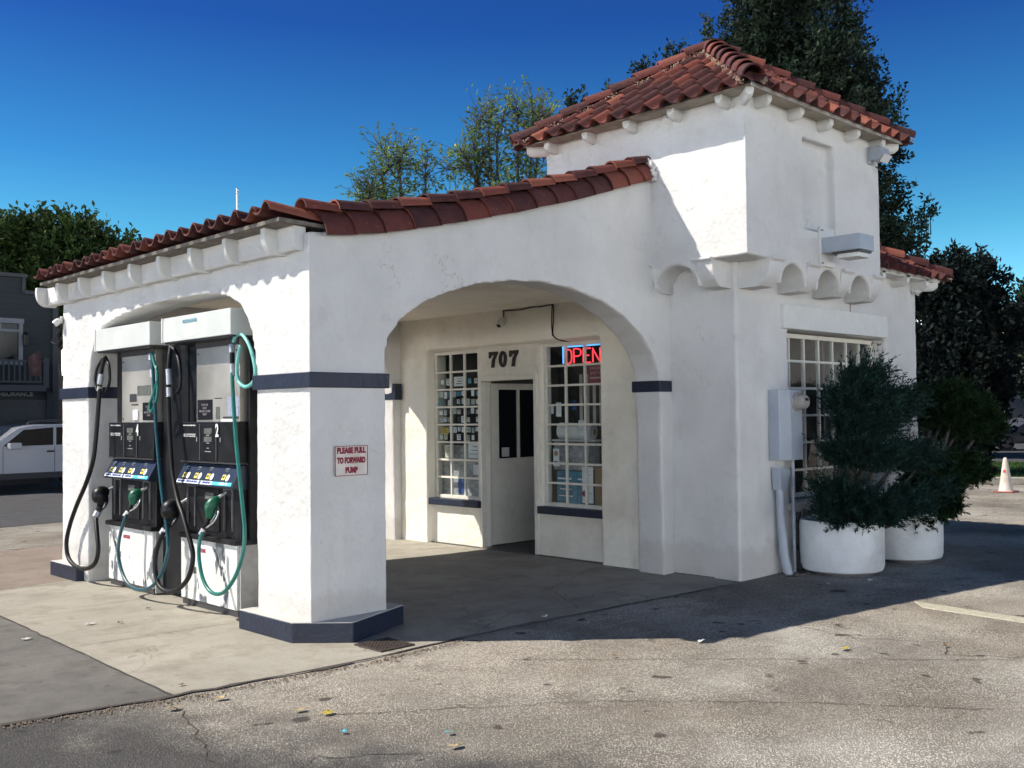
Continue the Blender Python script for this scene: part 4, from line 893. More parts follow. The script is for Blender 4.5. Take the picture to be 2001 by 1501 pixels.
# pump 4 black hose
hose(p4, [(205, 697, .06), (199, 720, .04), (195, 760, .0), (192, 800, -.02), (188, 850, -.04), (182, 900, -.06), (168, 945, -.08), (151, 985, -.10), (137, 1025, -.10), (130, 1060, -.10), (134, 1090, -.10), (150, 1108, -.10), (170, 1111, -.10), (186, 1100, -.09), (192, 1075, -.08), (190, 1045, -.06), (188, 1018, -.03), (190, 1005, .0)], .022, M['rubber'])
hose(p4, [(206, 697, .07), (213, 715, .05), (214, 745, .05), (207, 765, .04), (198, 770, .03)], .015, M['rubber'])
hose(p4, [(203, 697, .07), (190, 720, .05), (186, 745, .03), (190, 765, .02)], .014, M['rubber'])
q = MB(); q.tube([hit(198, 732, 'x', .02), hit(195, 752, 'x', .0)], .029, 14); q.build('coupling', M['chrome'], p4, smooth='auto'); q = MB(); q.tube([hit(195, 755, 'x', .0), hit(194, 764, 'x', .0)], .027, 14); q.build('coupling', M['chrome'], p4, smooth='auto')
# pump 4 teal hose
hose(p4, [(296, 690, .06), (299, 725, .04), (302, 780, .02), (306, 850, 0), (313, 930, -.02), (320, 990, -.04), (327, 1040, -.06), (328, 1075, -.08), (318, 1115, -.10), (298, 1145, -.11), (272, 1153, -.11), (250, 1140, -.11), (236, 1110, -.10), (231, 1075, -.09), (236, 1040, -.07), (247, 1005, -.04)], .0165, M['blueteal'])
hose(p4, [(297, 690, .05), (302, 712, .04), (308, 735, .03), (302, 765, .02), (293, 790, .02), (295, 805, .02), (303, 790, .02), (308, 760, .03), (306, 715, .04)], .014, M['teal'])
q = MB(); q.tube([hit(295, 692, 'x', .06), hit(295, 705, 'x', .05)], .024, 12); q.build('coupling', M['chrome'], p4, smooth='auto'); q = MB(); q.tube([hit(297, 722, 'x', .04), hit(298, 738, 'x', .04)], .022, 12); q.build('coupling', M['chrome'], p4, smooth='auto')
def nozzle(parent, head, tail, X, col, big=False):
    # head: pixel of the spout end in its holster; tail: pixel of the hose swivel
    h = hit(*head, 'x', X+.09); tl = hit(*tail, 'x', X-.03); d = tl-h; L = np.linalg.norm(d); d /= L; side = np.array([0, -1, 0.]); out = np.cross(side, d); out /= np.linalg.norm(out)
    if out[0] > 0: out = -out
    t = MB(); k_ = 1.9 if big else 1.25
    # body: bulged hood tapering to the handle
    c = [h+out*.01, h+d*L*.12+out*.03*k_, h+d*L*.28+out*.035*k_, h+d*L*.45+out*.02, h+d*L*.60+out*.01]
    t.tube(bez(c, 5), [.022*k_+(.020*k_)*math.sin(math.pi*min(1, i/20)) for i in range(len(bez(c, 5)))], 14); o = t.build('nozzle', col, parent, smooth=True)
    t = MB(); t.tube([h+d*L*.45+out*.02, h+d*L*.75+out*.004, tl], [.02*k_, .017*k_, .016*k_], 10); t.build('handle', M['black'], o, smooth=True)
    t = MB(); g = [h+d*L*.25+np.array([.0, -.055, 0]), h+d*L*.45+np.array([-.005, -.11, 0]), h+d*L*.7+np.array([0, -.10, 0]), h+d*L*.9+np.array([0, -.03, 0])]; t.tube(bez(g, 5), .007, 8); t.build('trigger_guard', M['chrome'] if not big else M['black'], o, smooth=True)
    t = MB(); t.tube([h+d*L*.3+np.array([0, -.03, 0]), h+d*L*.5+np.array([0, -.065, 0]), h+d*L*.72+np.array([0, -.055, 0])], .006, 8); t.build('trigger', M['chrome'], o, smooth=True)
    t = MB(); t.tube([tl-d*.02, tl+d*.035], .019*k_, 12); t.build('swivel', M['chrome'], o, smooth='auto')
    t = MB(); t.tube([h+out*.02, h-d*.05-out*.01, h-d*.10+np.array([.05, -.02, 0])], [.02, .014, .012], 10); t.build('spout', M['chrome'], o, smooth='auto')
nozzle(p2, (430, 975), (396, 1038), .0, M['green']); nozzle(p4, (277, 962), (248, 1003), .0, M['green'])
nozzle(p2, (352, 988), (321, 1038), -.02, M['black'], True); nozzle(p4, (212, 962), (190, 1004), .0, M['black'], True)

# ---------------------------------------------------------------- plants
def leaf_mesh(name, Pc, D, size, mat_, parent, wd=.45):
    # one small bent diamond leaf at each point, roughly along D
    n = len(Pc); D = D/np.maximum(1e-6, np.linalg.norm(D, axis=1))[:, None]; rv = rng.normal(size=(n, 3)); S_ = np.cross(D, rv); S_ /= np.linalg.norm(S_, axis=1)[:, None]
    sz = (size*rng.uniform(.6, 1.3, n))[:, None]; V = np.empty((n, 4, 3)); V[:, 0] = Pc; V[:, 1] = Pc+D*sz*.5+S_*sz*wd*.5; V[:, 2] = Pc+D*sz; V[:, 3] = Pc+D*sz*.5-S_*sz*wd*.5
    return npmesh(name, V.reshape(-1, 3), np.arange(4*n).reshape(-1, 4), mat_, parent)
def lobe_points(lobes, n, fill=.35):
    w_ = np.array([l[3]**2 for l in lobes]); ix = rng.choice(len(lobes), n, p=w_/w_.sum()); L = np.array([l[:3] for l in lobes])[ix]; r = np.array([l[3] for l in lobes])[ix]
    d = rng.normal(size=(n, 3)); d /= np.linalg.norm(d, axis=1)[:, None]; rad = r*np.where(rng.random(n) < fill, rng.random(n)**.5, rng.uniform(.75, 1.0, n)); return L+d*rad[:, None]*np.array([1, 1, .92]), d
def tree(label, lobes, base, mat_, n_spray=900, leaves=22, spray=.6, size=.13, trunk_r=.25, group=None, up=.35, fill=.35, name='tree', branches=40, cname='crown', shoots=(), wd=.45, wobble=1.0):
    t = thing(name, label, 'tree', base, group); base = np.array(base, float)
    Pp, d = lobe_points(lobes, n_spray, fill); d = d+np.array([0, 0, up])+rng.normal(0, .35, (n_spray, 3)); d /= np.linalg.norm(d, axis=1)[:, None]
    if len(shoots): 
        sp = np.array([s[:3] for s in shoots]); sd = np.array([s[3:] for s in shoots]); Pp = np.r_[Pp, sp]; d = np.r_[d, sd/np.linalg.norm(sd, axis=1)[:, None]]
    N_ = len(Pp); ln = spray*rng.uniform(.5, 1.25, N_); T = rng.random((N_, leaves)); cen = Pp[:, None]+d[:, None]*(T*ln[:, None])[..., None]; cen += rng.normal(0, spray*.13, cen.shape)*wobble; D = d[:, None]*.6+rng.normal(0, .7, cen.shape)
    leaf_mesh(cname, cen.reshape(-1, 3), D.reshape(-1, 3), size, mat_, t, wd)
    q = MB(); cl = np.mean([l[:3] for l in lobes], axis=0); top = np.array([base[0]*.6+cl[0]*.4, base[1]*.6+cl[1]*.4, cl[2]-.3]); mid = base*.5+top*.5+rng.normal(0, .12, 3); q.tube(bez([base, mid, top], 5), [trunk_r*(1-.045*i) for i in range(11)], 10)
    q.build('trunk', M['bark'], t, smooth=True); q = MB()
    for k_ in range(branches):
        l = lobes[k_ % len(lobes)]; e_ = np.array(l[:3])+rng.normal(0, l[3]*.45, 3); s_ = base+(top-base)*rng.uniform(.55, 1); m_ = s_*.5+e_*.5+rng.normal(0, .15, 3)+np.array([0, 0, -.1]); r0 = trunk_r*.32; q.tube(bez([s_, m_, e_], 4), [max(.008, r0*(1-.11*i)) for i in range(9)], 5, cap=False)
    for k_ in range(0, min(N_, 500)): q.tube([Pp[k_]-d[k_]*.35, Pp[k_]+d[k_]*ln[k_]*.8], [.012, .004], 3, cap=False)
    for s in Pp[n_spray:]: q.tube([s-np.array([0, 0, .5]), s], [.015, .01], 4, cap=False)
    q.build('limbs', M['twig'], t, smooth=True); return t
def pl(L, depth):
    out = []
    for (x, y, r) in L: p = at(x, y, depth+rng.uniform(-1, 1)*r*depth/FPX*.5); out.append((*p, r*depth/FPX))
    return out
# big dark tree behind the tower
L = pl([(1560, 50, 95), (1480, 110, 58), (1500, 60, 60), (1610, 150, 80), (1640, 250, 75), (1680, 310, 62), (1700, 400, 48), (1560, 260, 130), (1590, 420, 120), (1530, -50, 80), (1610, -60, 60), (1752, 470, 34), (1500, 330, 120), (1450, 180, 50), (1700, 230, 24), (1720, 480, 50), (1670, 190, 40)], 25)
sh = [(*at(x, y, 25), rng.normal(0, .25), rng.normal(0, .25), 1) for (x, y) in [(1255, 160), (1250, 140), (1262, 150), (1325, 118), (1318, 125), (1385, 95), (1380, 75), (1388, 60), (1395, 100), (1190, 190), (1110, 222), (1118, 215), (1125, 225), (1140, 215), (1240, 160), (1405, 60), (1440, 30), (1420, 60), (1300, 130), (1818, 420), (1810, 440), (1800, 430), (1760, 210), (1750, 240), (1665, 60)] for _ in range(2)]
tree('tall dark leafy tree rising behind the tiled tower roof', L, (*at(1600, 900, 25)[:2], 0), M['leafdark'], 4600, 30, .5, .13, .34, shoots=sh, wobble=.9, fill=.3)
L = pl([(1880, 570, 62), (1845, 640, 80), (1925, 650, 55), (1860, 740, 95), (1960, 640, 35), (1925, 740, 40), (1830, 560, 55), (1800, 720, 80), (1860, 830, 80)], 37)
tree('dense black looking tree at right edge beyond the shop corner', L, (*at(1880, 900, 37)[:2], 0), M['leafblack'], 2200, 24, .62, .24, .3, fill=.4)
L = pl([(2060, 650, 60), (2030, 600, 30), (2090, 720, 80)], 44)
tree('distant tree over the shingled house at far right', L, (*at(2060, 860, 44)[:2], 0), M['leafdark'], 600, 20, .8, .3, .3)
L = pl([(60, 490, 62), (150, 495, 62), (225, 525, 52), (-10, 510, 70), (120, 570, 100), (250, 580, 50), (-90, 520, 80)], 44)
tree('round dense green tree behind the insurance building', L, (*at(110, 850, 44)[:2], 0), M['leafgreen'], 2600, 22, .8, .26, .4, fill=.3)
# loose yellowing trees beyond the canopy
def loose(label, lobes, stems, base, n, depth, mat_):
    t = thing('tree', label, 'tree', base, 'loose trees beyond the canopy roof'); b0 = np.array(base, float); q = MB(); Pp = []; Dd = []
    tips = []
    for (x, y) in stems:
        e_ = at(x, y, depth+rng.uniform(-1, 1)); m_ = at(x*.75+base_px(b0)*.25, y*.55+430*.45, depth); path = bez([b0+np.array([0, 0, 3.5]), m_+rng.normal(0, .25, 3), e_], 8); q.tube(path, [max(.012, .07*(1-i/len(path))) for i in range(len(path))], 5, cap=False)
        for p_ in path[5:]:
            for _ in range(7):
                dd = rng.normal(size=3)+np.array([0, 0, .7]); dd /= np.linalg.norm(dd); ln = rng.uniform(.3, .9); q.tube([p_, p_+dd*ln*.5+rng.normal(0, .05, 3), p_+dd*ln], [.012, .009, .004], 3, cap=False); tips.append((p_, dd, ln))
    for (p_, dd, ln) in tips:
        for _ in range(4): Pp.append(p_+dd*ln*rng.uniform(.4, 1.05)+rng.normal(0, .06, 3)); Dd.append(dd+rng.normal(0, .6, 3)+np.array([0, 0, -.3]))
    A, d = lobe_points(lobes, n, .8); sub = A[rng.integers(0, n, n*9)]+rng.normal(0, .14, (n*9, 3)); Pp = np.r_[np.array(Pp), sub]; Dd = np.r_[np.array(Dd), rng.normal(0, 1, (n*9, 3))+np.array([0, 0, -.4])]
    for i in range(0, n, 4): q.tube([A[i]-np.array([0, 0, .35])+rng.normal(0, .15, 3), A[i]+rng.normal(0, .1, 3)], [.012, .005], 3, cap=False)
    leaf_mesh('crown', Pp, Dd, .17, mat_, t, .34); q.tube([b0, b0+np.array([0, 0, 3.6])], [.16, .11], 8); q.build('limbs', M['twig'], t, smooth=True); return t
def base_px(b0): v = b0-CAM; return 1000.5+FPX*(v@RT)/(v@FW)
D_ = 30
loose('thin open tree with bare twigs left of the yellowing one', pl([(760, 385, 34), (735, 395, 25), (800, 330, 22), (760, 300, 18), (715, 395, 18), (810, 395, 25)], D_), [(745, 288), (790, 290), (760, 330), (830, 320), (725, 385), (705, 388)], (*at(815, 900, D_)[:2], 0), 60, D_, M['leafyel'])
loose('yellowing open tree reaching up beside the tower eave', pl([(900, 345, 38), (870, 370, 30), (940, 330, 38), (980, 340, 42), (1030, 320, 48), (1000, 270, 34), (1040, 240, 34), (1060, 350, 40), (960, 380, 30), (1070, 260, 30)], D_), [(985, 225), (1010, 205), (1040, 198), (1060, 215), (905, 300), (930, 295), (960, 215), (945, 222), (1075, 240), (870, 330)], (*at(1010, 900, D_)[:2], 0), 120, D_, M['leafyel'])

def conifer(label, lobes, base, mat_, planter_r, n=2600, stems=(), group=None, cat='shrub', fr=7, ln=.13, flat=1.0):
    t = thing('juniper', label, cat, base, group); b0 = np.array(base, float); q = MB()
    for l in lobes:
        c = np.array(l[:3]); q.tube(bez([b0, b0*.4+c*.6+np.array([0, 0, -.1])+rng.normal(0, .04, 3), c], 6), [max(.008, .045-.003*i) for i in range(13)], 7, cap=False)
    q.build('stem', M['twig'], t, smooth=True)
    Pp, d = lobe_points(lobes, n, .3)
    if flat < 1:
        zc_ = np.array([l[2] for l in lobes]); near = np.argmin(np.linalg.norm(Pp[:, None]-np.array([l[:3] for l in lobes])[None], axis=2), axis=1); Pp[:, 2] = zc_[near]+(Pp[:, 2]-zc_[near])*flat
        ra = Pp-b0; ra[:, 2] = .12; ra /= np.linalg.norm(ra, axis=1)[:, None]; d = d*.45+ra*.9+np.array([0, 0, .22])+rng.normal(0, .28, d.shape)
    else: d = d*.8+np.array([0, 0, .25])+rng.normal(0, .3, d.shape)
    d /= np.linalg.norm(d, axis=1)[:, None]
    # feathery sprays: each a curved axis with side needles
    K = 22; tt = np.linspace(0, 1, K)[None, :, None]; L_ = (ln*rng.uniform(.6, 1.7, n))[:, None, None]; bend = rng.normal(0, .35, (n, 1, 3))+np.array([0, 0, .3]); ax = Pp[:, None]+(d[:, None]*tt+bend*tt*tt*.5)*L_
    side = rng.normal(0, 1, (n, K, 3)); D = d[:, None]*1.0+side*.45
    leaf_mesh('foliage', ax.reshape(-1, 3), D.reshape(-1, 3), .045, mat_, t, .26)
    # inner mass of old growth
    Pi, di = lobe_points([(l[0], l[1], l[2], l[3]*.8) for l in lobes], n*fr, .9); leaf_mesh('inner_growth', Pi, rng.normal(size=Pi.shape), .06, mat_, t, .35); return t
def planter(c, r, h, label):
    t = thing('planter', label, 'planter', (c[0], c[1], 0), 'round white planters by the shop window'); q = MB()
    pr = [(0.0, .03), (r*.88, .03), (r*.95, .045), (r*.985, .09), (r, .25), (r, h-.05), (r*.992, h-.012), (r*.97, h), (r*.90, h), (r*.88, h-.02), (r*.88, h-.09), (0, h-.09)]
    q.lathe(pr, (c[0], c[1], 0), 48); q.build('pot', M['planter'], t, smooth='auto')
    q = MB(); q.lathe([(0, .001), (r*.86, .001), (r*.86, .032), (0, .032)], (c[0], c[1], 0), 32); q.build('foot', M['darkgrey'], t)
    q = MB(); n = 24; V = [(c[0], c[1], h-.055)]+[(c[0]+r*.88*math.cos(a), c[1]+r*.88*math.sin(a), h-.06+rng.normal(0, .008)) for a in [2*math.pi*i/n for i in range(n)]]; q.add(V, [(0, i+1, (i+1) % n+1) for i in range(n)]); q.build('soil', M['soil'], t)
PC1, PC2 = (5.74, -1.265), (7.06, -1.33)
planter(PC1, .43, .56, 'large white concrete planter under the bushier juniper'); planter(PC2, .42, .55, 'white concrete planter behind the first, beneath a clipped juniper')
def pw(L, depth, k_=1.0): return [(*at(x, y, depth+dz), r*(depth+dz)/FPX*k_) for (x, y, r, dz) in L]
L1 = pw([(1690, 785, 52, .1), (1652, 790, 32, 0), (1745, 795, 40, .3), (1680, 745, 34, .1), (1700, 835, 40, .1), (1655, 835, 24, 0), (1632, 890, 22, -.1), (1660, 893, 34, -.1), (1710, 893, 38, -.15), (1760, 893, 34, .2), (1800, 905, 22, .3), (1622, 968, 26, -.2), (1650, 985, 36, -.3), (1700, 995, 34, -.2), (1745, 990, 34, -.1), (1785, 985, 26, .1), (1680, 1015, 24, -.38), (1725, 1012, 20, -.35), (1618, 1003, 18, -.35), (1640, 1022, 16, -.4), (1820, 960, 20, .2)], 10.75)
conifer('bushy blue green juniper overflowing the nearer white planter', L1, (PC1[0], PC1[1], .5), M['juniper'], .43, 3600, group='junipers in white planters', fr=9, ln=.15, flat=.66)
L2 = pw([(1850, 800, 48, 0), (1890, 815, 46, 0), (1925, 830, 30, 0), (1820, 790, 34, .1), (1870, 775, 25, 0)], 12.0)+pw([(1875, 920, 30, 0), (1910, 918, 24, 0), (1840, 920, 30, 0), (1800, 960, 38, -.2), (1830, 985, 34, -.3), (1855, 985, 20, -.4), (1790, 1010, 28, -.4), (1860, 945, 20, -.2)], 11.7)
conifer('dark clipped cloud pruned juniper in the farther white planter', L2, (PC2[0], PC2[1], .5), M['topiary'], .42, 3600, group='junipers in white planters', ln=.07)

# ---------------------------------------------------------------- cone
cp = hit(1966, 962, 'z', 0); t = thing('traffic_cone', 'grubby pale traffic cone with one red patch on the lot', 'traffic cone', tuple(cp))
q = MB(); q.box((cp[0]-.19, cp[1]-.19, 0.002), (cp[0]+.19, cp[1]+.19, .03)); q.build('base', M['conebase'], t, bevel=.01)
q = MB(); q.lathe([(.15, .03), (.135, .05), (.10, .28), (.075, .46), (.05, .63), (.032, .70), (.02, .71), (0, .71)], tuple(cp), 28); q.build('cone', M['conepaint'], t, smooth='auto')
q = MB(); a0 = math.atan2(CAM[1]-cp[1], CAM[0]-cp[0])-.5; V = []
for z in (.40, .46):
    for i in range(6): a = a0-.1+i*.12; r = np.interp(z, [.28, .46, .63], [.10, .075, .05])+.002; V.append((cp[0]+r*math.cos(a), cp[1]+r*math.sin(a), z))
q.add(V, [(i, i+1, 7+i, 6+i) for i in range(5)]); q.build('red_patch', M['conered'], t)

# ---------------------------------------------------------------- masts beyond the roof
for (x, y, lb) in ((463.5, 370, 'taller white flagpole behind the canopy roof'), (559, 402, 'shorter white flagpole tip behind the canopy roof')):
    p = at(x, y, 30); t = thing('flagpole', lb, 'flagpole', (p[0], p[1], 0), 'white poles behind the canopy'); q = MB(); q.tube([(p[0], p[1], 0), (p[0], p[1], p[2]-.1)], [.04, .03], 10); q.build('pole', M['whitepaint'], t, smooth=True)
    q = MB(); q.lathe([(0, -.13), (.04, -.12), (.04, -.09), (.02, -.08), (.045, -.03), (.045, 0), (0, .03)], tuple(p), 12); q.build('finial', M['chrome'], t, smooth=True)

# ---------------------------------------------------------------- insurance building
YB = 21.8
ib = thing('office_building', 'two storey blue grey clapboard building with balcony and shop sign', 'building', (2, YB, 0))
def bz(y): return float(hit(60, y, 'y', YB)[2])
xr = float(hit(110, 700, 'y', YB)[0]); xs_ = float(hit(45, 560, 'y', YB)[0])
zt1, zt2 = float(hit(20, 540, 'y', YB)[2]), float(hit(60, 575, 'y', YB)[2])
q = MB(); q.box((-26, YB, 0), (xs_, YB+9, zt1)); q.box((xs_-.01, YB+.002, 0), (xr, YB+9, zt2)); q.build('wall', M['siding'], ib)
q = MB(); q.box((-26.1, YB-.12, zt1-.02), (xs_+.08, YB+9, zt1+.08)); q.box((xs_, YB-.12, zt2-.02), (xr+.12, YB+9, zt2+.08)); q.box((xs_-.04, YB-.06, zt2), (xs_+.05, YB, zt1)); q.box((xr-.12, YB-.06, 0), (xr+.03, YB, zt2)); q.build('trim', M['trimgrey'], ib)
def ow(x0, x1, z0, z1):
    q = MB(); q.box((x0-.1, YB-.07, z0-.1), (x1+.1, YB+.01, z0)); q.box((x0-.12, YB-.09, z1), (x1+.12, YB+.01, z1+.13)); q.box((x0-.1, YB-.07, z0), (x0, YB+.01, z1)); q.box((x1, YB-.07, z0), (x1+.1, YB+.01, z1)); q.box((x0, YB-.05, z0+(z1-z0)*.78), (x1, YB, z0+(z1-z0)*.84)); q.box(((x0+x1)/2-.03, YB-.04, z0+(z1-z0)*.84), ((x0+x1)/2+.03, YB, z1)); f = q.build('window', M['trimwhite'], ib)
    q = MB(); q.quad((x0, YB-.012, z0), (x1, YB-.012, z0), (x1, YB-.012, z1), (x0, YB-.012, z1)); q.build('pane', M['carglass'], f)
xw = float(hit(37, 660, 'y', YB)[0]); zw0, zw1 = float(hit(20, 706, 'y', YB)[2]), float(hit(20, 632, 'y', YB)[2])
for x_ in (xw-.95, xw-4.4, xw-8, xw-11.6, xw-15.2, xw-19): ow(x_, x_+.93, zw0, zw1)
# balcony
yb0 = YB-1.0; zb = float(hit(40, 757, 'y', yb0)[2]); zr = float(hit(40, 703, 'y', yb0)[2]); xb = float(hit(90, 720, 'y', yb0)[0])
q = MB(); q.box((-24, yb0, zb-.10), (xb, YB, zb+.06)); q.build('balcony_floor', M['trimgrey'], ib)
q = MB(); q.box((-24, yb0, zr-.05), (xb, yb0+.08, zr)); q.box((-24, yb0+.01, zb+.12), (xb, yb0+.07, zb+.17))
for i in range(150):
    x_ = xb-.12-i*.13; q.box((x_-.02, yb0+.02, zb+.15), (x_+.02, yb0+.06, zr-.04))
for i in range(14): x_ = xb-i*1.78; q.box((x_-.07, yb0-.01, zb), (x_+.07, yb0+.1, zr+.06))
q.build('railing', M['trimgrey'], ib)
zs = float(hit(40, 770, 'y', YB-.3)[2]); q = MB(); q.box((-24, YB-.1, 0), (float(hit(91, 800, 'y', YB)[0]), YB-.01, zb-.3)); q.build('shop_front', M['shopdark'], ib)
q = MB(); q.box((float(hit(92, 800, 'y', YB-.2)[0]), YB-.2, 0), (float(hit(107, 800, 'y', YB-.2)[0]), YB, zb-.1)); q.build('pilaster', M['siding'], ib)
text('INSURANCE', 'lettering', simple('letter_grey', (.16, .18, .20), .6), (float(hit(29.5, 770, 'y', YB-.14)[0]), YB-.13, float(hit(30, 770, 'y', YB-.14)[2])), (1, 0, 0), (0, 0, 1), .125, ib, bold=.006, width=float(hit(65.5, 770, 'y', YB-.14)[0]-hit(-6.5, 770, 'y', YB-.14)[0]), depth=.01)
p = hit(50, 662, 'y', YB-.15); q = MB(); q.lathe([(0, -.2), (.06, -.18), (.08, .1), (.04, .16), (0, .2)], tuple(p), 10); q.box((p[0]-.02, p[1], p[2]+.05), (p[0]+.02, YB, p[2]+.1)); q.build('wall_lantern', M['black'], ib)
t = thing('banner', 'faded reddish picture banner tied on the balcony railing', 'banner', tuple(hit(68, 735, 'y', yb0-.05)))
P4 = [hit(x, y, 'y', yb0-.05) for x, y in ((58, 735), (80, 735), (79, 684), (55, 697))]; q = MB(); V = P4+[p_+np.array([0, .015, 0]) for p_ in P4]; q.add(V, [(0, 1, 2, 3), (7, 6, 5, 4), (0, 4, 5, 1), (1, 5, 6, 2), (2, 6, 7, 3), (3, 7, 4, 0)])
bm_ = mat('banner_print', (.2, .1, .08), .7); N_ = NT(bm_); N_.col(N_.ramp(N_.noise(5, 3, .6), [(.3, (.02, .012, .016)), (.5, (.07, .025, .022)), (.7, (.10, .09, .09))])); q.build('cloth', bm_, t)

# ---------------------------------------------------------------- vehicles
def vehicle(name, label, cat, origin, ang, L, H, prof, glassprof, wheels, paint, width=1.85, rack=False, group=None):
    # built along +x (front at x=0 end) then placed; y is the near side
    t = thing(name, label, cat, (0, 0, 0), group); W = width
    q = MB(); q.prism(prof, 1, 0, W); body = q.build('body', paint, t, bevel=.05, smooth='auto')
    for i, gp in enumerate(glassprof):
        for yy in (-.006, W-.004): q = MB(); q.prism(gp, 1, yy, yy+.01); q.build('side_window', M['carglass'], t)
    for (wx, wr) in wheels:
        for y0_ in (-.02, W-.22):
            wt = MB(); wt.lathe([(0, 0), (wr*.62, 0), (wr*.66, .02), (wr*.95, 0), (wr, .03), (wr, .2), (wr*.95, .24), (0, .24)], (0, 0, 0), 28)
            wt.v = [(wx+v[0], y0_+v[2], wr+v[1]) for v in wt.v]; o = wt.build('wheel', M['rubber'], t, smooth='auto')
            rr = MB(); rr.lathe([(0, -.012), (wr*.2, -.02), (wr*.6, -.004), (wr*.6, .02), (0, .02)], (0, 0, 0), 20); yy = y0_-.004 if y0_ < .5 else y0_+.245; rr.v = [(wx+v[0], yy+(v[2] if y0_ < .5 else -v[2]), wr+v[1]) for v in rr.v]; rr.build('rim', M['chrome'] if rack else M['darkgrey'], o, smooth='auto')
        q = MB()
        for yy in (-.004, W-.004):
            q.prism([(wx+(wr+.07)*math.cos(a), wr+(wr+.07)*math.sin(a)) for a in [math.pi*k_/12 for k_ in range(13)]], 1, yy, yy+.008)
        q.build('wheel_arch', M['bodyclad'], t)
    return t
sp = [(0.05, .35), (0, .62), (.05, .82), (.35, .95), (1.15, 1.05), (1.32, 1.07), (1.95, 1.52), (2.3, 1.585), (3.4, 1.60), (4.5, 1.57), (4.72, 1.45), (4.85, 1.05), (4.88, .6), (4.8, .33)]
gl = [[(1.62, 1.09), (2.08, 1.47), (2.75, 1.52), (2.75, 1.10)], [(2.82, 1.10), (2.82, 1.52), (3.62, 1.52), (3.72, 1.11)], [(3.80, 1.12), (3.72, 1.51), (4.42, 1.47), (4.55, 1.14)]]
suv = vehicle('parked_car', 'white sport utility vehicle with roof rack parked beyond the pumps', 'car', None, 0, 4.88, 1.62, sp, gl, [(.95, .36), (3.85, .36)], M['carwhite'], rack=True)
q = MB(); q.prism([(1.36, 1.09), (1.97, 1.515), (1.99, 1.50), (1.40, 1.075)], 1, .12, 1.73); q.build('windshield', M['carglass'], suv)
q = MB()
for yy in (.12, 1.68): q.tube(bez([(2.2, yy, 1.60), (2.35, yy, 1.66), (3.3, yy, 1.69), (4.3, yy, 1.66), (4.45, yy, 1.58)], 4), .02, 8)
q.box((2.9, .12, 1.655), (2.96, 1.68, 1.68)); q.box((3.9, .12, 1.65), (3.96, 1.68, 1.675)); q.build('roof_rack', M['bodyclad'], suv)
q = MB(); q.box((1.70, -.22, 1.02), (1.98, -.02, 1.17)); q.build('mirror', M['carwhite'], suv, bevel=.03)
q = MB(); q.box((.5, -.012, .32), (4.7, .002, .46)); q.build('sill_cladding', M['bodyclad'], suv)
for x_ in (2.60, 3.55): q = MB(); q.box((x_, -.03, .93), (x_+.17, -.005, .97)); q.build('door_handle', M['bodyclad'], suv, bevel=.006)
q = MB()
for x_ in (1.62, 2.78, 3.75): q.box((x_, -.004, .46), (x_+.012, -.001, 1.08))
q.build('door_seam', M['bodyclad'], suv)
q = MB(); q.box((-.01, .1, .66), (.10, .5, .80)); q.build('headlight', M['chrome'], suv, bevel=.02); q = MB(); q.box((-.01, 1.35, .66), (.10, 1.75, .80)); q.build('headlight', M['chrome'], suv, bevel=.02)
q = MB(); q.box((4.72, -.003, .95), (4.86, .12, 1.25)); q.build('tail_light', M['lampred'], suv)
mx = hit(28, 878, 'y', 18.4)[0]; suv.location = (mx-1.84, 18.5, 0.004)
pr2 = [(0.05, .3), (0, .55), (.1, .75), (1.0, .88), (1.25, .92), (1.9, 1.30), (2.6, 1.38), (3.2, 1.30), (3.8, .98), (4.45, .93), (4.55, .6), (4.5, .3)]
gl2 = [[(1.45, .95), (1.98, 1.27), (2.45, 1.32), (2.45, .96)], [(2.52, .96), (2.52, 1.32), (3.05, 1.27), (3.55, .99)]]
car = vehicle('parked_car', 'dark blue sedan in deep shade below the far tree', 'car', None, 0, 4.5, 1.4, pr2, gl2, [(.85, .32), (3.65, .32)], M['cardark'])
pc = hit(1925, 879, 'z', 0); pc = at(1925, 880, 41); car.location = (pc[0], pc[1], 0); car.rotation_euler = (0, 0, R(-48))

# ---------------------------------------------------------------- house at the far right
p = at(2010, 700, 50); hb = thing('house', 'low grey house with shingled gable roof at far right', 'house', (p[0], p[1], 0))
hb.rotation_euler = (0, 0, R(-45)); bpy.context.view_layer.update()
q = MB(); q.box((-1.2, 0, 0), (10, 8, 3.0)); o = q.build('wall', simple('house_wall', (.10, .11, .12), .8), None); o.parent = hb
q = MB(); q.prism([(-.4, 2.95), (4, 5.6), (8.4, 2.95)], 0, -1.8, 10.5); o = q.build('roof', M['shingle'], None); o.parent = hb
q = MB(); q.box((2, -.05, 1), (3.4, .0, 2.2)); o = q.build('window', M['carglass'], None); o.parent = hb

# surroundings that the panes mirror
t = thing('store_building', 'pale flat roofed shop across the lot seen mirrored in glass', 'building', (26, -22, 0)); q = MB(); q.box((20, -30, 0), (75, -17, 5.2)); q.build('wall', simple('pale_wall', (.48, .46, .43), .8), t); q = MB(); q.box((24, -17.02, .5), (40, -16.98, 2.8)); q.build('window', M['carglass'], t)
for (x, y, h_, lb) in ((15.5, -9.5, 5.0, 'leafy street tree mirrored in the side window'), (21.5, -13.5, 6.5, 'taller street tree mirrored in the side window')):
    tree(lb, [(x+a, y+b_, h_*.7+c, 1.5) for a, b_, c in ((0, 0, 0), (1, .5, .6), (-1, 0, .3), (.2, .6, 1.3))], (x, y, 0), M['leafdark'], 350, 20, .7, .25, .2)

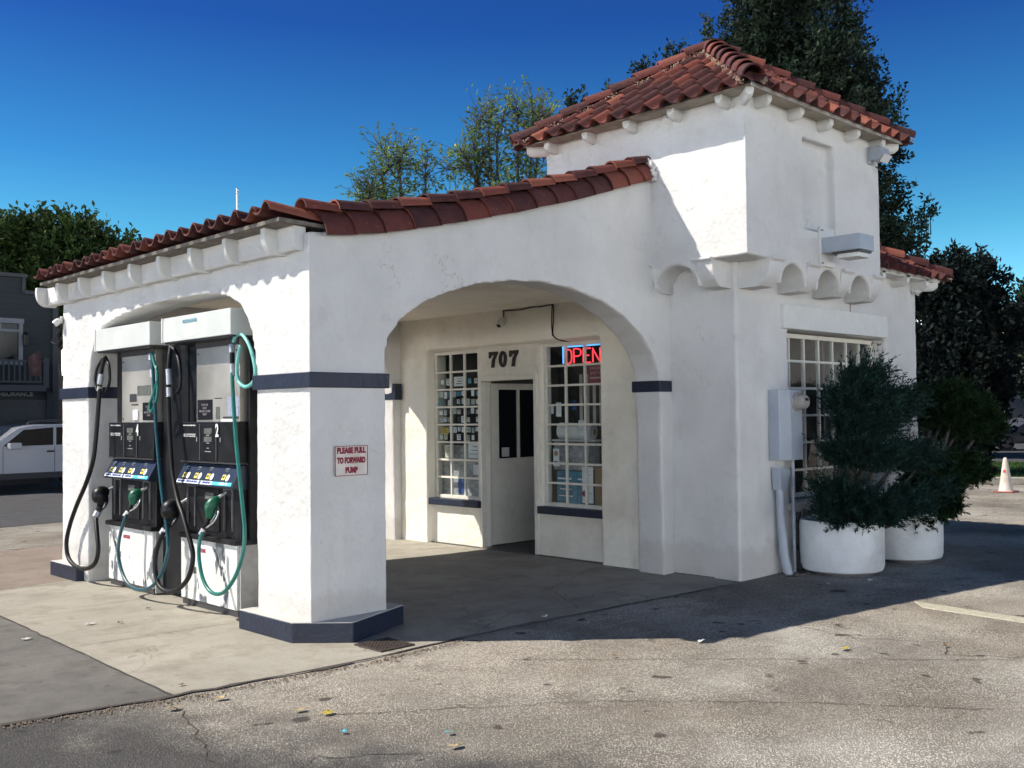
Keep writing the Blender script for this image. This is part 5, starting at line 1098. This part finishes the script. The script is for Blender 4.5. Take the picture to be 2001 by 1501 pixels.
# ---------------------------------------------------------------- things in the shop windows
paper = [M['white'], simple('paper_grey', (.5, .5, .49), .7), simple('paper_cream', (.58, .54, .42), .7), simple('paper_blue', (.10, .32, .45), .6), simple('paper_pale', (.62, .68, .7), .7), simple('paper_yellow', (.55, .42, .08), .7), M['darkgrey']]
ROW = ['top', 'second', 'third', 'fourth', 'fifth', 'sixth', 'seventh', 'bottom']; COL = ['far', 'middle', 'near']
def card(Xc, yc, zc, wy, hz, m_, lb, tilt=0, name='taped_card', cat='card', grp='cards taped inside the shop windows', dark=None):
    t = thing(name, lb, cat, (Xc, yc, zc), grp); q = MB(); ca, sa = math.cos(tilt), math.sin(tilt)
    V = [(Xc+dx_, yc+(a*ca-b_*sa), zc+(a*sa+b_*ca)) for dx_ in (0, .0025) for a, b_ in ((wy/2, -hz/2), (-wy/2, -hz/2), (-wy/2, hz/2), (wy/2, hz/2))]
    q.add(V, [(0, 1, 2, 3), (7, 6, 5, 4), (0, 4, 5, 1), (1, 5, 6, 2), (2, 6, 7, 3), (3, 7, 4, 0)]); q.build('sheet', m_, t)
    if dark is not None and wy > .05 and (wy > .12 or rng.random() < .55):
        q = MB(); 
        for k_ in range(rng.integers(2, 4)): z_ = zc+hz*(.28-.25*k_); w2 = wy*rng.uniform(.25, .38); hh_ = rng.uniform(.002, .005); q.box((Xc-.0015, yc-w2, z_-hh_), (Xc-.0003, yc+w2*rng.uniform(-.2, 1), z_+hh_))
        q.build('print', dark, t)
    return t
cname_ = {0: 'white', 1: 'grey', 2: 'cream', 3: 'blue', 4: 'pale blue', 5: 'yellow', 6: 'dark'}
y_hi, y_lo, zt_, zb_ = 3.967, 3.145, 2.507, .645; pwid = (y_hi-y_lo)/3; ph = (zt_-zb_)/8
for r_ in range(1, 5):
    for c in range(3):
        nslot = 6 if r_ in (2, 3) else (2 if r_ == 1 else 5)
        for s_ in range(nslot):
            if rng.random() < .10 and nslot > 4: continue
            fy = .18+.32*(s_ % 3)+rng.normal(0, .02); fz = .27+.44*(s_//3)+rng.normal(0, .03); pos = ('upper' if s_ < 3 else 'lower')+' '+['far side', 'centre', 'near side'][s_ % 3]
            if r_ == 1: fz = .55; fy = .3+.42*s_; pos = ['far half', 'near half'][s_]
            k_ = int(rng.choice([0, 0, 0, 1, 2, 3, 4, 4, 1, 6])) ; wy = pwid*rng.uniform(.19, .29); hz = ph*rng.uniform(.24, .40)
            if r_ == 1 and c == 1:
                if s_: continue
                fy, wy, hz, k_, pos = .5, pwid*.7, ph*.55, 0, 'large'
            if r_ == 4 and c == 0 and s_ == 0: k_, wy, fy = 5, pwid*.6, .42
            yc = y_hi-pwid*(c+fy); zc = zt_-ph*(r_+fz)
            card(4.608+.004*rng.random(), yc, zc, wy, hz, paper[k_], '%s card, %s of the %s pane, %s row of left shop window' % (cname_[k_], pos, COL[c], ROW[r_]), rng.normal(0, .03), dark=M['darkgrey'] if k_ != 6 else None)
def boxy(name, lb, cat, a, b_, m_, grp=None, extra=None):
    c_ = ((a[0]+b_[0])/2, (a[1]+b_[1])/2, min(a[2], b_[2])); t = thing(name, lb, cat, c_, grp); q = MB(); q.box(a, b_); q.build('carton', m_, t, bevel=.006)
    if extra: 
        for (ya, yb_, za, zb2, mm, nm) in extra: q = MB(); q.box((min(a[0], b_[0])-.002, ya, za), (min(a[0], b_[0])+.001, yb_, zb2)); q.build(nm, mm, t)
    return t
def film(name, col, rough=.35):
    m = mat(name, col, rough); N = NT(m); N.col(N.ramp(N.noise(9, 6, .7, sc3=(1, 1, 2)), [(.3, tuple(x*.55 for x in col)), (.7, tuple(min(1, x*1.35) for x in col))])); N.bump(N.noise(22, 5, .6), .03, .8); return m
fw, fb = film('white_wrap', (.42, .42, .43)), film('blue_wrap', (.06, .25, .36))
boxy('wrapped_stack', 'white sheeted boxes filling the bottom of left shop window', 'wrapped goods', (4.68, 3.14, .62), (4.86, 3.97, 1.30), fw, extra=[(3.50, 3.66, .66, .88, M['blue'], 'label'), (3.2, 3.36, .92, 1.05, M['white'], 'label')])
card(4.612, 3.26, 1.235, .24, .19, M['white'], 'white notice with blue border low in the near pane of left window', 0, 'notice', 'notice', 'larger notices in the windows', M['blue'])
card(4.612, 3.76, 1.22, .17, .17, paper[2], 'cream notice in far pane, sixth row of left window', 0, 'notice', 'notice', 'larger notices in the windows', M['darkgrey'])
ryh, ryl = 1.915, 1.005; rp = (ryh-ryl)/3
q = boxy('water_pack', 'blue wrapped pack of bottles behind lower right window, left one', 'bottle pack', (4.66, 1.52, .62), (4.86, 1.84, 1.02), fb, 'blue packs of bottles', [(1.6, 1.82, .92, .94, M['white'], 'label'), (1.6, 1.78, .80, .812, M['white'], 'label'), (1.58, 1.8, .72, .73, M['white'], 'label')])
q = boxy('water_pack', 'narrow blue pack beside the white poster in right window', 'bottle pack', (4.65, 1.40, .62), (4.84, 1.50, 1.02), fb, 'blue packs of bottles', [(1.41, 1.49, .92, .94, M['white'], 'label')])
card(4.62, 1.31, .87, .17, .42, M['white'], 'tall white poster with red badge in right window bottom', 0, 'poster', 'poster', 'larger notices in the windows', M['darkgrey'])
q = MB(); V = [(4.617, 1.36+.035*math.cos(a), .77+.035*math.sin(a)) for a in [2*math.pi*k_/18 for k_ in range(18)]]; q.add(V, [tuple(range(18))]); bd = q.build('red_badge', M['red'], [o for o in bpy.data.objects if o.name.startswith('poster')][-1])
boxy('cardboard_box', 'brown cardboard boxes in the near bottom panes of right window', 'cardboard box', (4.66, .98, .62), (4.9, 1.24, 1.08), M['cardboard'])
boxy('wrapped_goods', 'translucent white bundles stacked above the blue packs', 'wrapped goods', (4.70, 1.36, 1.03), (4.9, 1.92, 1.36), fw)
t = thing('paper_roll', 'fat white paper roll lying across right window shelf', 'paper roll', (4.78, 1.6, 1.50)); q = MB(); q.tube([(4.76, 1.86, 1.50), (4.86, 1.42, 1.48)], .10, 24); q.build('roll', M['white'], t, smooth='auto'); q = MB(); q.tube([(4.863, 1.41, 1.48), (4.865, 1.40, 1.48)], .035, 16); q.build('core', M['cardboard'], t)
boxy('shelf_board', 'sloping white shelf board below the paper roll', 'shelf', (4.66, 1.24, 1.372), (4.95, 1.92, 1.395), M['whitepaint'])
card(4.612, 1.86, 1.76, .055, .11, M['white'], 'small white card left of the code notice in right window', dark=M['darkgrey'])
card(4.612, 1.75, 1.755, .085, .17, M['white'], 'scroll shaped white notice in the fourth row of right window', dark=M['darkgrey'])
card(4.612, 1.50, 1.80, .06, .11, M['blue'], 'dark blue sticker in the middle pane of right window', dark=M['white'])
card(4.612, 1.38, 1.53, .11, .19, paper[4], 'pale printed notice right of the paper roll', dark=M['darkgrey'])
t = card(4.612, 1.80, 1.18, .10, .21, M['white'], 'tall payment card sticker in far pane of right window', 0, 'payment_sticker', 'sticker', 'larger notices in the windows')
text('VISA', 'lettering', M['blue'], (4.609, 1.80, 1.12), (0, -1, 0), (0, 0, 1), .028, t, bold=.002, width=.075); q = MB(); q.add([(4.6095, 1.80+.032*math.cos(a), 1.23+.032*math.sin(a)) for a in [2*math.pi*k_/16 for k_ in range(16)]], [tuple(range(16))]); q.build('logo_disc', simple('orange_disc', (.5, .25, .15), .6), t)
t = card(4.612, 1.145, 2.16, .26, .21, simple('shutoff_red', (.26, .05, .08), .6), 'dark red emergency shut off notice under the lit sign', 0, 'notice', 'notice', 'larger notices in the windows')
pk = simple('faded_pink', (.55, .35, .37), .6)
text('EMERGENCY', 'lettering', pk, (4.609, 1.145, 2.225), (0, -1, 0), (0, 0, 1), .032, t, width=.20); text('SHUT OFF', 'lettering', pk, (4.609, 1.145, 2.17), (0, -1, 0), (0, 0, 1), .032, t, width=.18); q = MB(); q.box((4.609, 1.05, 2.105), (4.611, 1.24, 2.125)); q.build('line', pk, t)
# pale vertical blinds hanging inside
t = thing('blind', 'pale vertical blind slats hanging inside the shop', 'blind', (5.3, 1.5, 1.6)); q = MB()
for i in range(9): q.box((5.3, 1.1+i*.11, 1.55), (5.305, 1.15+i*.11, 2.2))
q.build('slats', paper[1], t)
# notice on the open door
card(5.0, 3.0, 1.20, .001, .001, M['white'], 'tiny tag', name='tag_') if False else None
t = thing('notice', 'white sheet stuck low on the open door glass', 'notice', (4.98, 3.05, 1.22), 'larger notices in the windows'); q = MB(); q.box((4.92, 3.062, 1.15), (5.05, 3.066, 1.27)); q.build('sheet', paper[1], t)

# ---------------------------------------------------------------- litter
lf = [simple('dry_leaf_tan', (.42, .33, .18), .8), simple('dry_leaf_yellow', (.36, .29, .05), .8), simple('scrap_blue', (.1, .45, .55), .6), simple('scrap_white', (.6, .6, .58), .8), simple('leaf_brown', (.2, .11, .06), .8)]
def litter(px, py, k_, s_=.035, z=.012):
    p = hit(px, py, 'z', z); nm, lb, ct = [('fallen_leaf', 'curled tan leaf', 'leaf'), ('fallen_leaf', 'yellow leaf', 'leaf'), ('paper_scrap', 'small blue scrap', 'litter'), ('paper_scrap', 'crumpled white scrap', 'litter'), ('fallen_leaf', 'small brown leaf', 'leaf')][k_]
    q = MB(); n = 9; V = [(p[0], p[1], z+.008)]+[(p[0]+s_*rng.uniform(.6, 1.2)*math.cos(a)*1.4, p[1]+s_*rng.uniform(.5, 1.)*math.sin(a), z+abs(rng.normal(0, .008))) for a in [2*math.pi*i/n for i in range(n)]]; q.add(V, [(0, i+1, (i+1) % n+1) for i in range(n)]); o = q.build(nm, lf[k_]); return o, lb, ct
PLC = [(430, 1365, 0, 'at the concrete edge joint'), (340, 1384, 0, 'on asphalt below the concrete corner'), (588, 1387, 0, 'on asphalt left of the yellow leaf'), (640, 1393, 1, 'on the near asphalt, longest one'), (672, 1430, 2, 'on the near asphalt, left of the other blue scrap'), (878, 1432, 2, 'on the near asphalt, right of the other blue scrap'), (890, 1458, 0, 'just below the right blue scrap'),
       (52, 1249, 3, 'on the grey apron at far left'), (1145, 1219, 3, 'in building shade on the ground'), (1651, 1268, 1, 'on sunlit asphalt at right'), (1848, 1262, 4, 'on the ground crack at right'), (1370, 1253, 3, 'at the tip of the building shade'), (1064, 1205, 3, 'near the slab edge in shade'), (176, 1219, 3, 'on the pale slab left of pumps'), (290, 1190, 4, 'on slab below pump 4'), (400, 1198, 4, 'on slab under pump 2'), (235, 1217, 4, 'on slab middle, dark crumb'), (354, 1338, 4, 'on slab near its corner'), (1200, 1282, 4, 'just outside the shade edge'), (1620, 1141, 3, 'at the foot of the nearer planter'), (1700, 1134, 3, 'under the planter rim at right')]
for (x, y, k_, where) in PLC:
    o, lb, ct = litter(x, y, k_, .034 if k_ == 1 and x < 700 else (.03 if k_ in (0, 1, 3) else .018)); tag(o, lb+' '+where, ct, 'litter on the ground')
# loose stones along the broken slab edge and by the wall
n = 900; tt_ = rng.random(n); A_ = np.array([(-4.2, -.2), (-2.35, -.5), (-1.38, -.68), (-.15, -.80), (.8, -.76)]); 
pp_ = np.array([[np.interp(u_*4, range(5), A_[:, 0]), np.interp(u_*4, range(5), A_[:, 1])] for u_ in tt_])+np.c_[rng.normal(0, .02, n), -abs(rng.normal(0, .05, n))]
pw2_ = np.c_[rng.uniform(5.0, 7.6, 500), -.86-abs(rng.normal(0, .22, 500))]; pp_ = np.r_[pp_, pw2_]; n = len(pp_); sz = rng.uniform(.003, .011, n)[:, None, None]
oc = np.array([(1, 0, 0), (-1, 0, 0), (0, 1, 0), (0, -1, 0), (0, 0, 1), (0, 0, -.3)])[None]*rng.uniform(.6, 1.2, (n, 6, 1)); V = oc*sz+np.c_[pp_, np.full(n, .006)][:, None]
F = (np.array([(0, 2, 4), (2, 1, 4), (1, 3, 4), (3, 0, 4), (2, 0, 5), (1, 2, 5), (3, 1, 5), (0, 3, 5)])[None]+np.arange(n)[:, None, None]*6).reshape(-1, 3)
tag(npmesh('gravel', V.reshape(-1, 3), F, simple('gravel_tan', (.25, .19, .14), .9, var=.5, scale=60)), 'loose crumbs of stone along the broken concrete edge', 'gravel', kind='stuff')

# far wood closing the horizon beyond the street
n = 26000; th = rng.uniform(R(-28), R(112), n); rr_ = rng.uniform(92, 118, n); top = 6.2+1.8*np.sin(th*23)+1.2*np.sin(th*57+1)+.8*np.sin(th*131); zz = np.abs(top)*rng.random(n)**.7
Pf = np.c_[4+rr_*np.cos(th), 2+rr_*np.sin(th), zz]
tag(leaf_mesh('distant_wood', Pf, rng.normal(size=Pf.shape), 1.9, M['leafdark'], None, .7), 'far dark belt of trees closing the horizon behind the street', 'trees', kind='stuff')
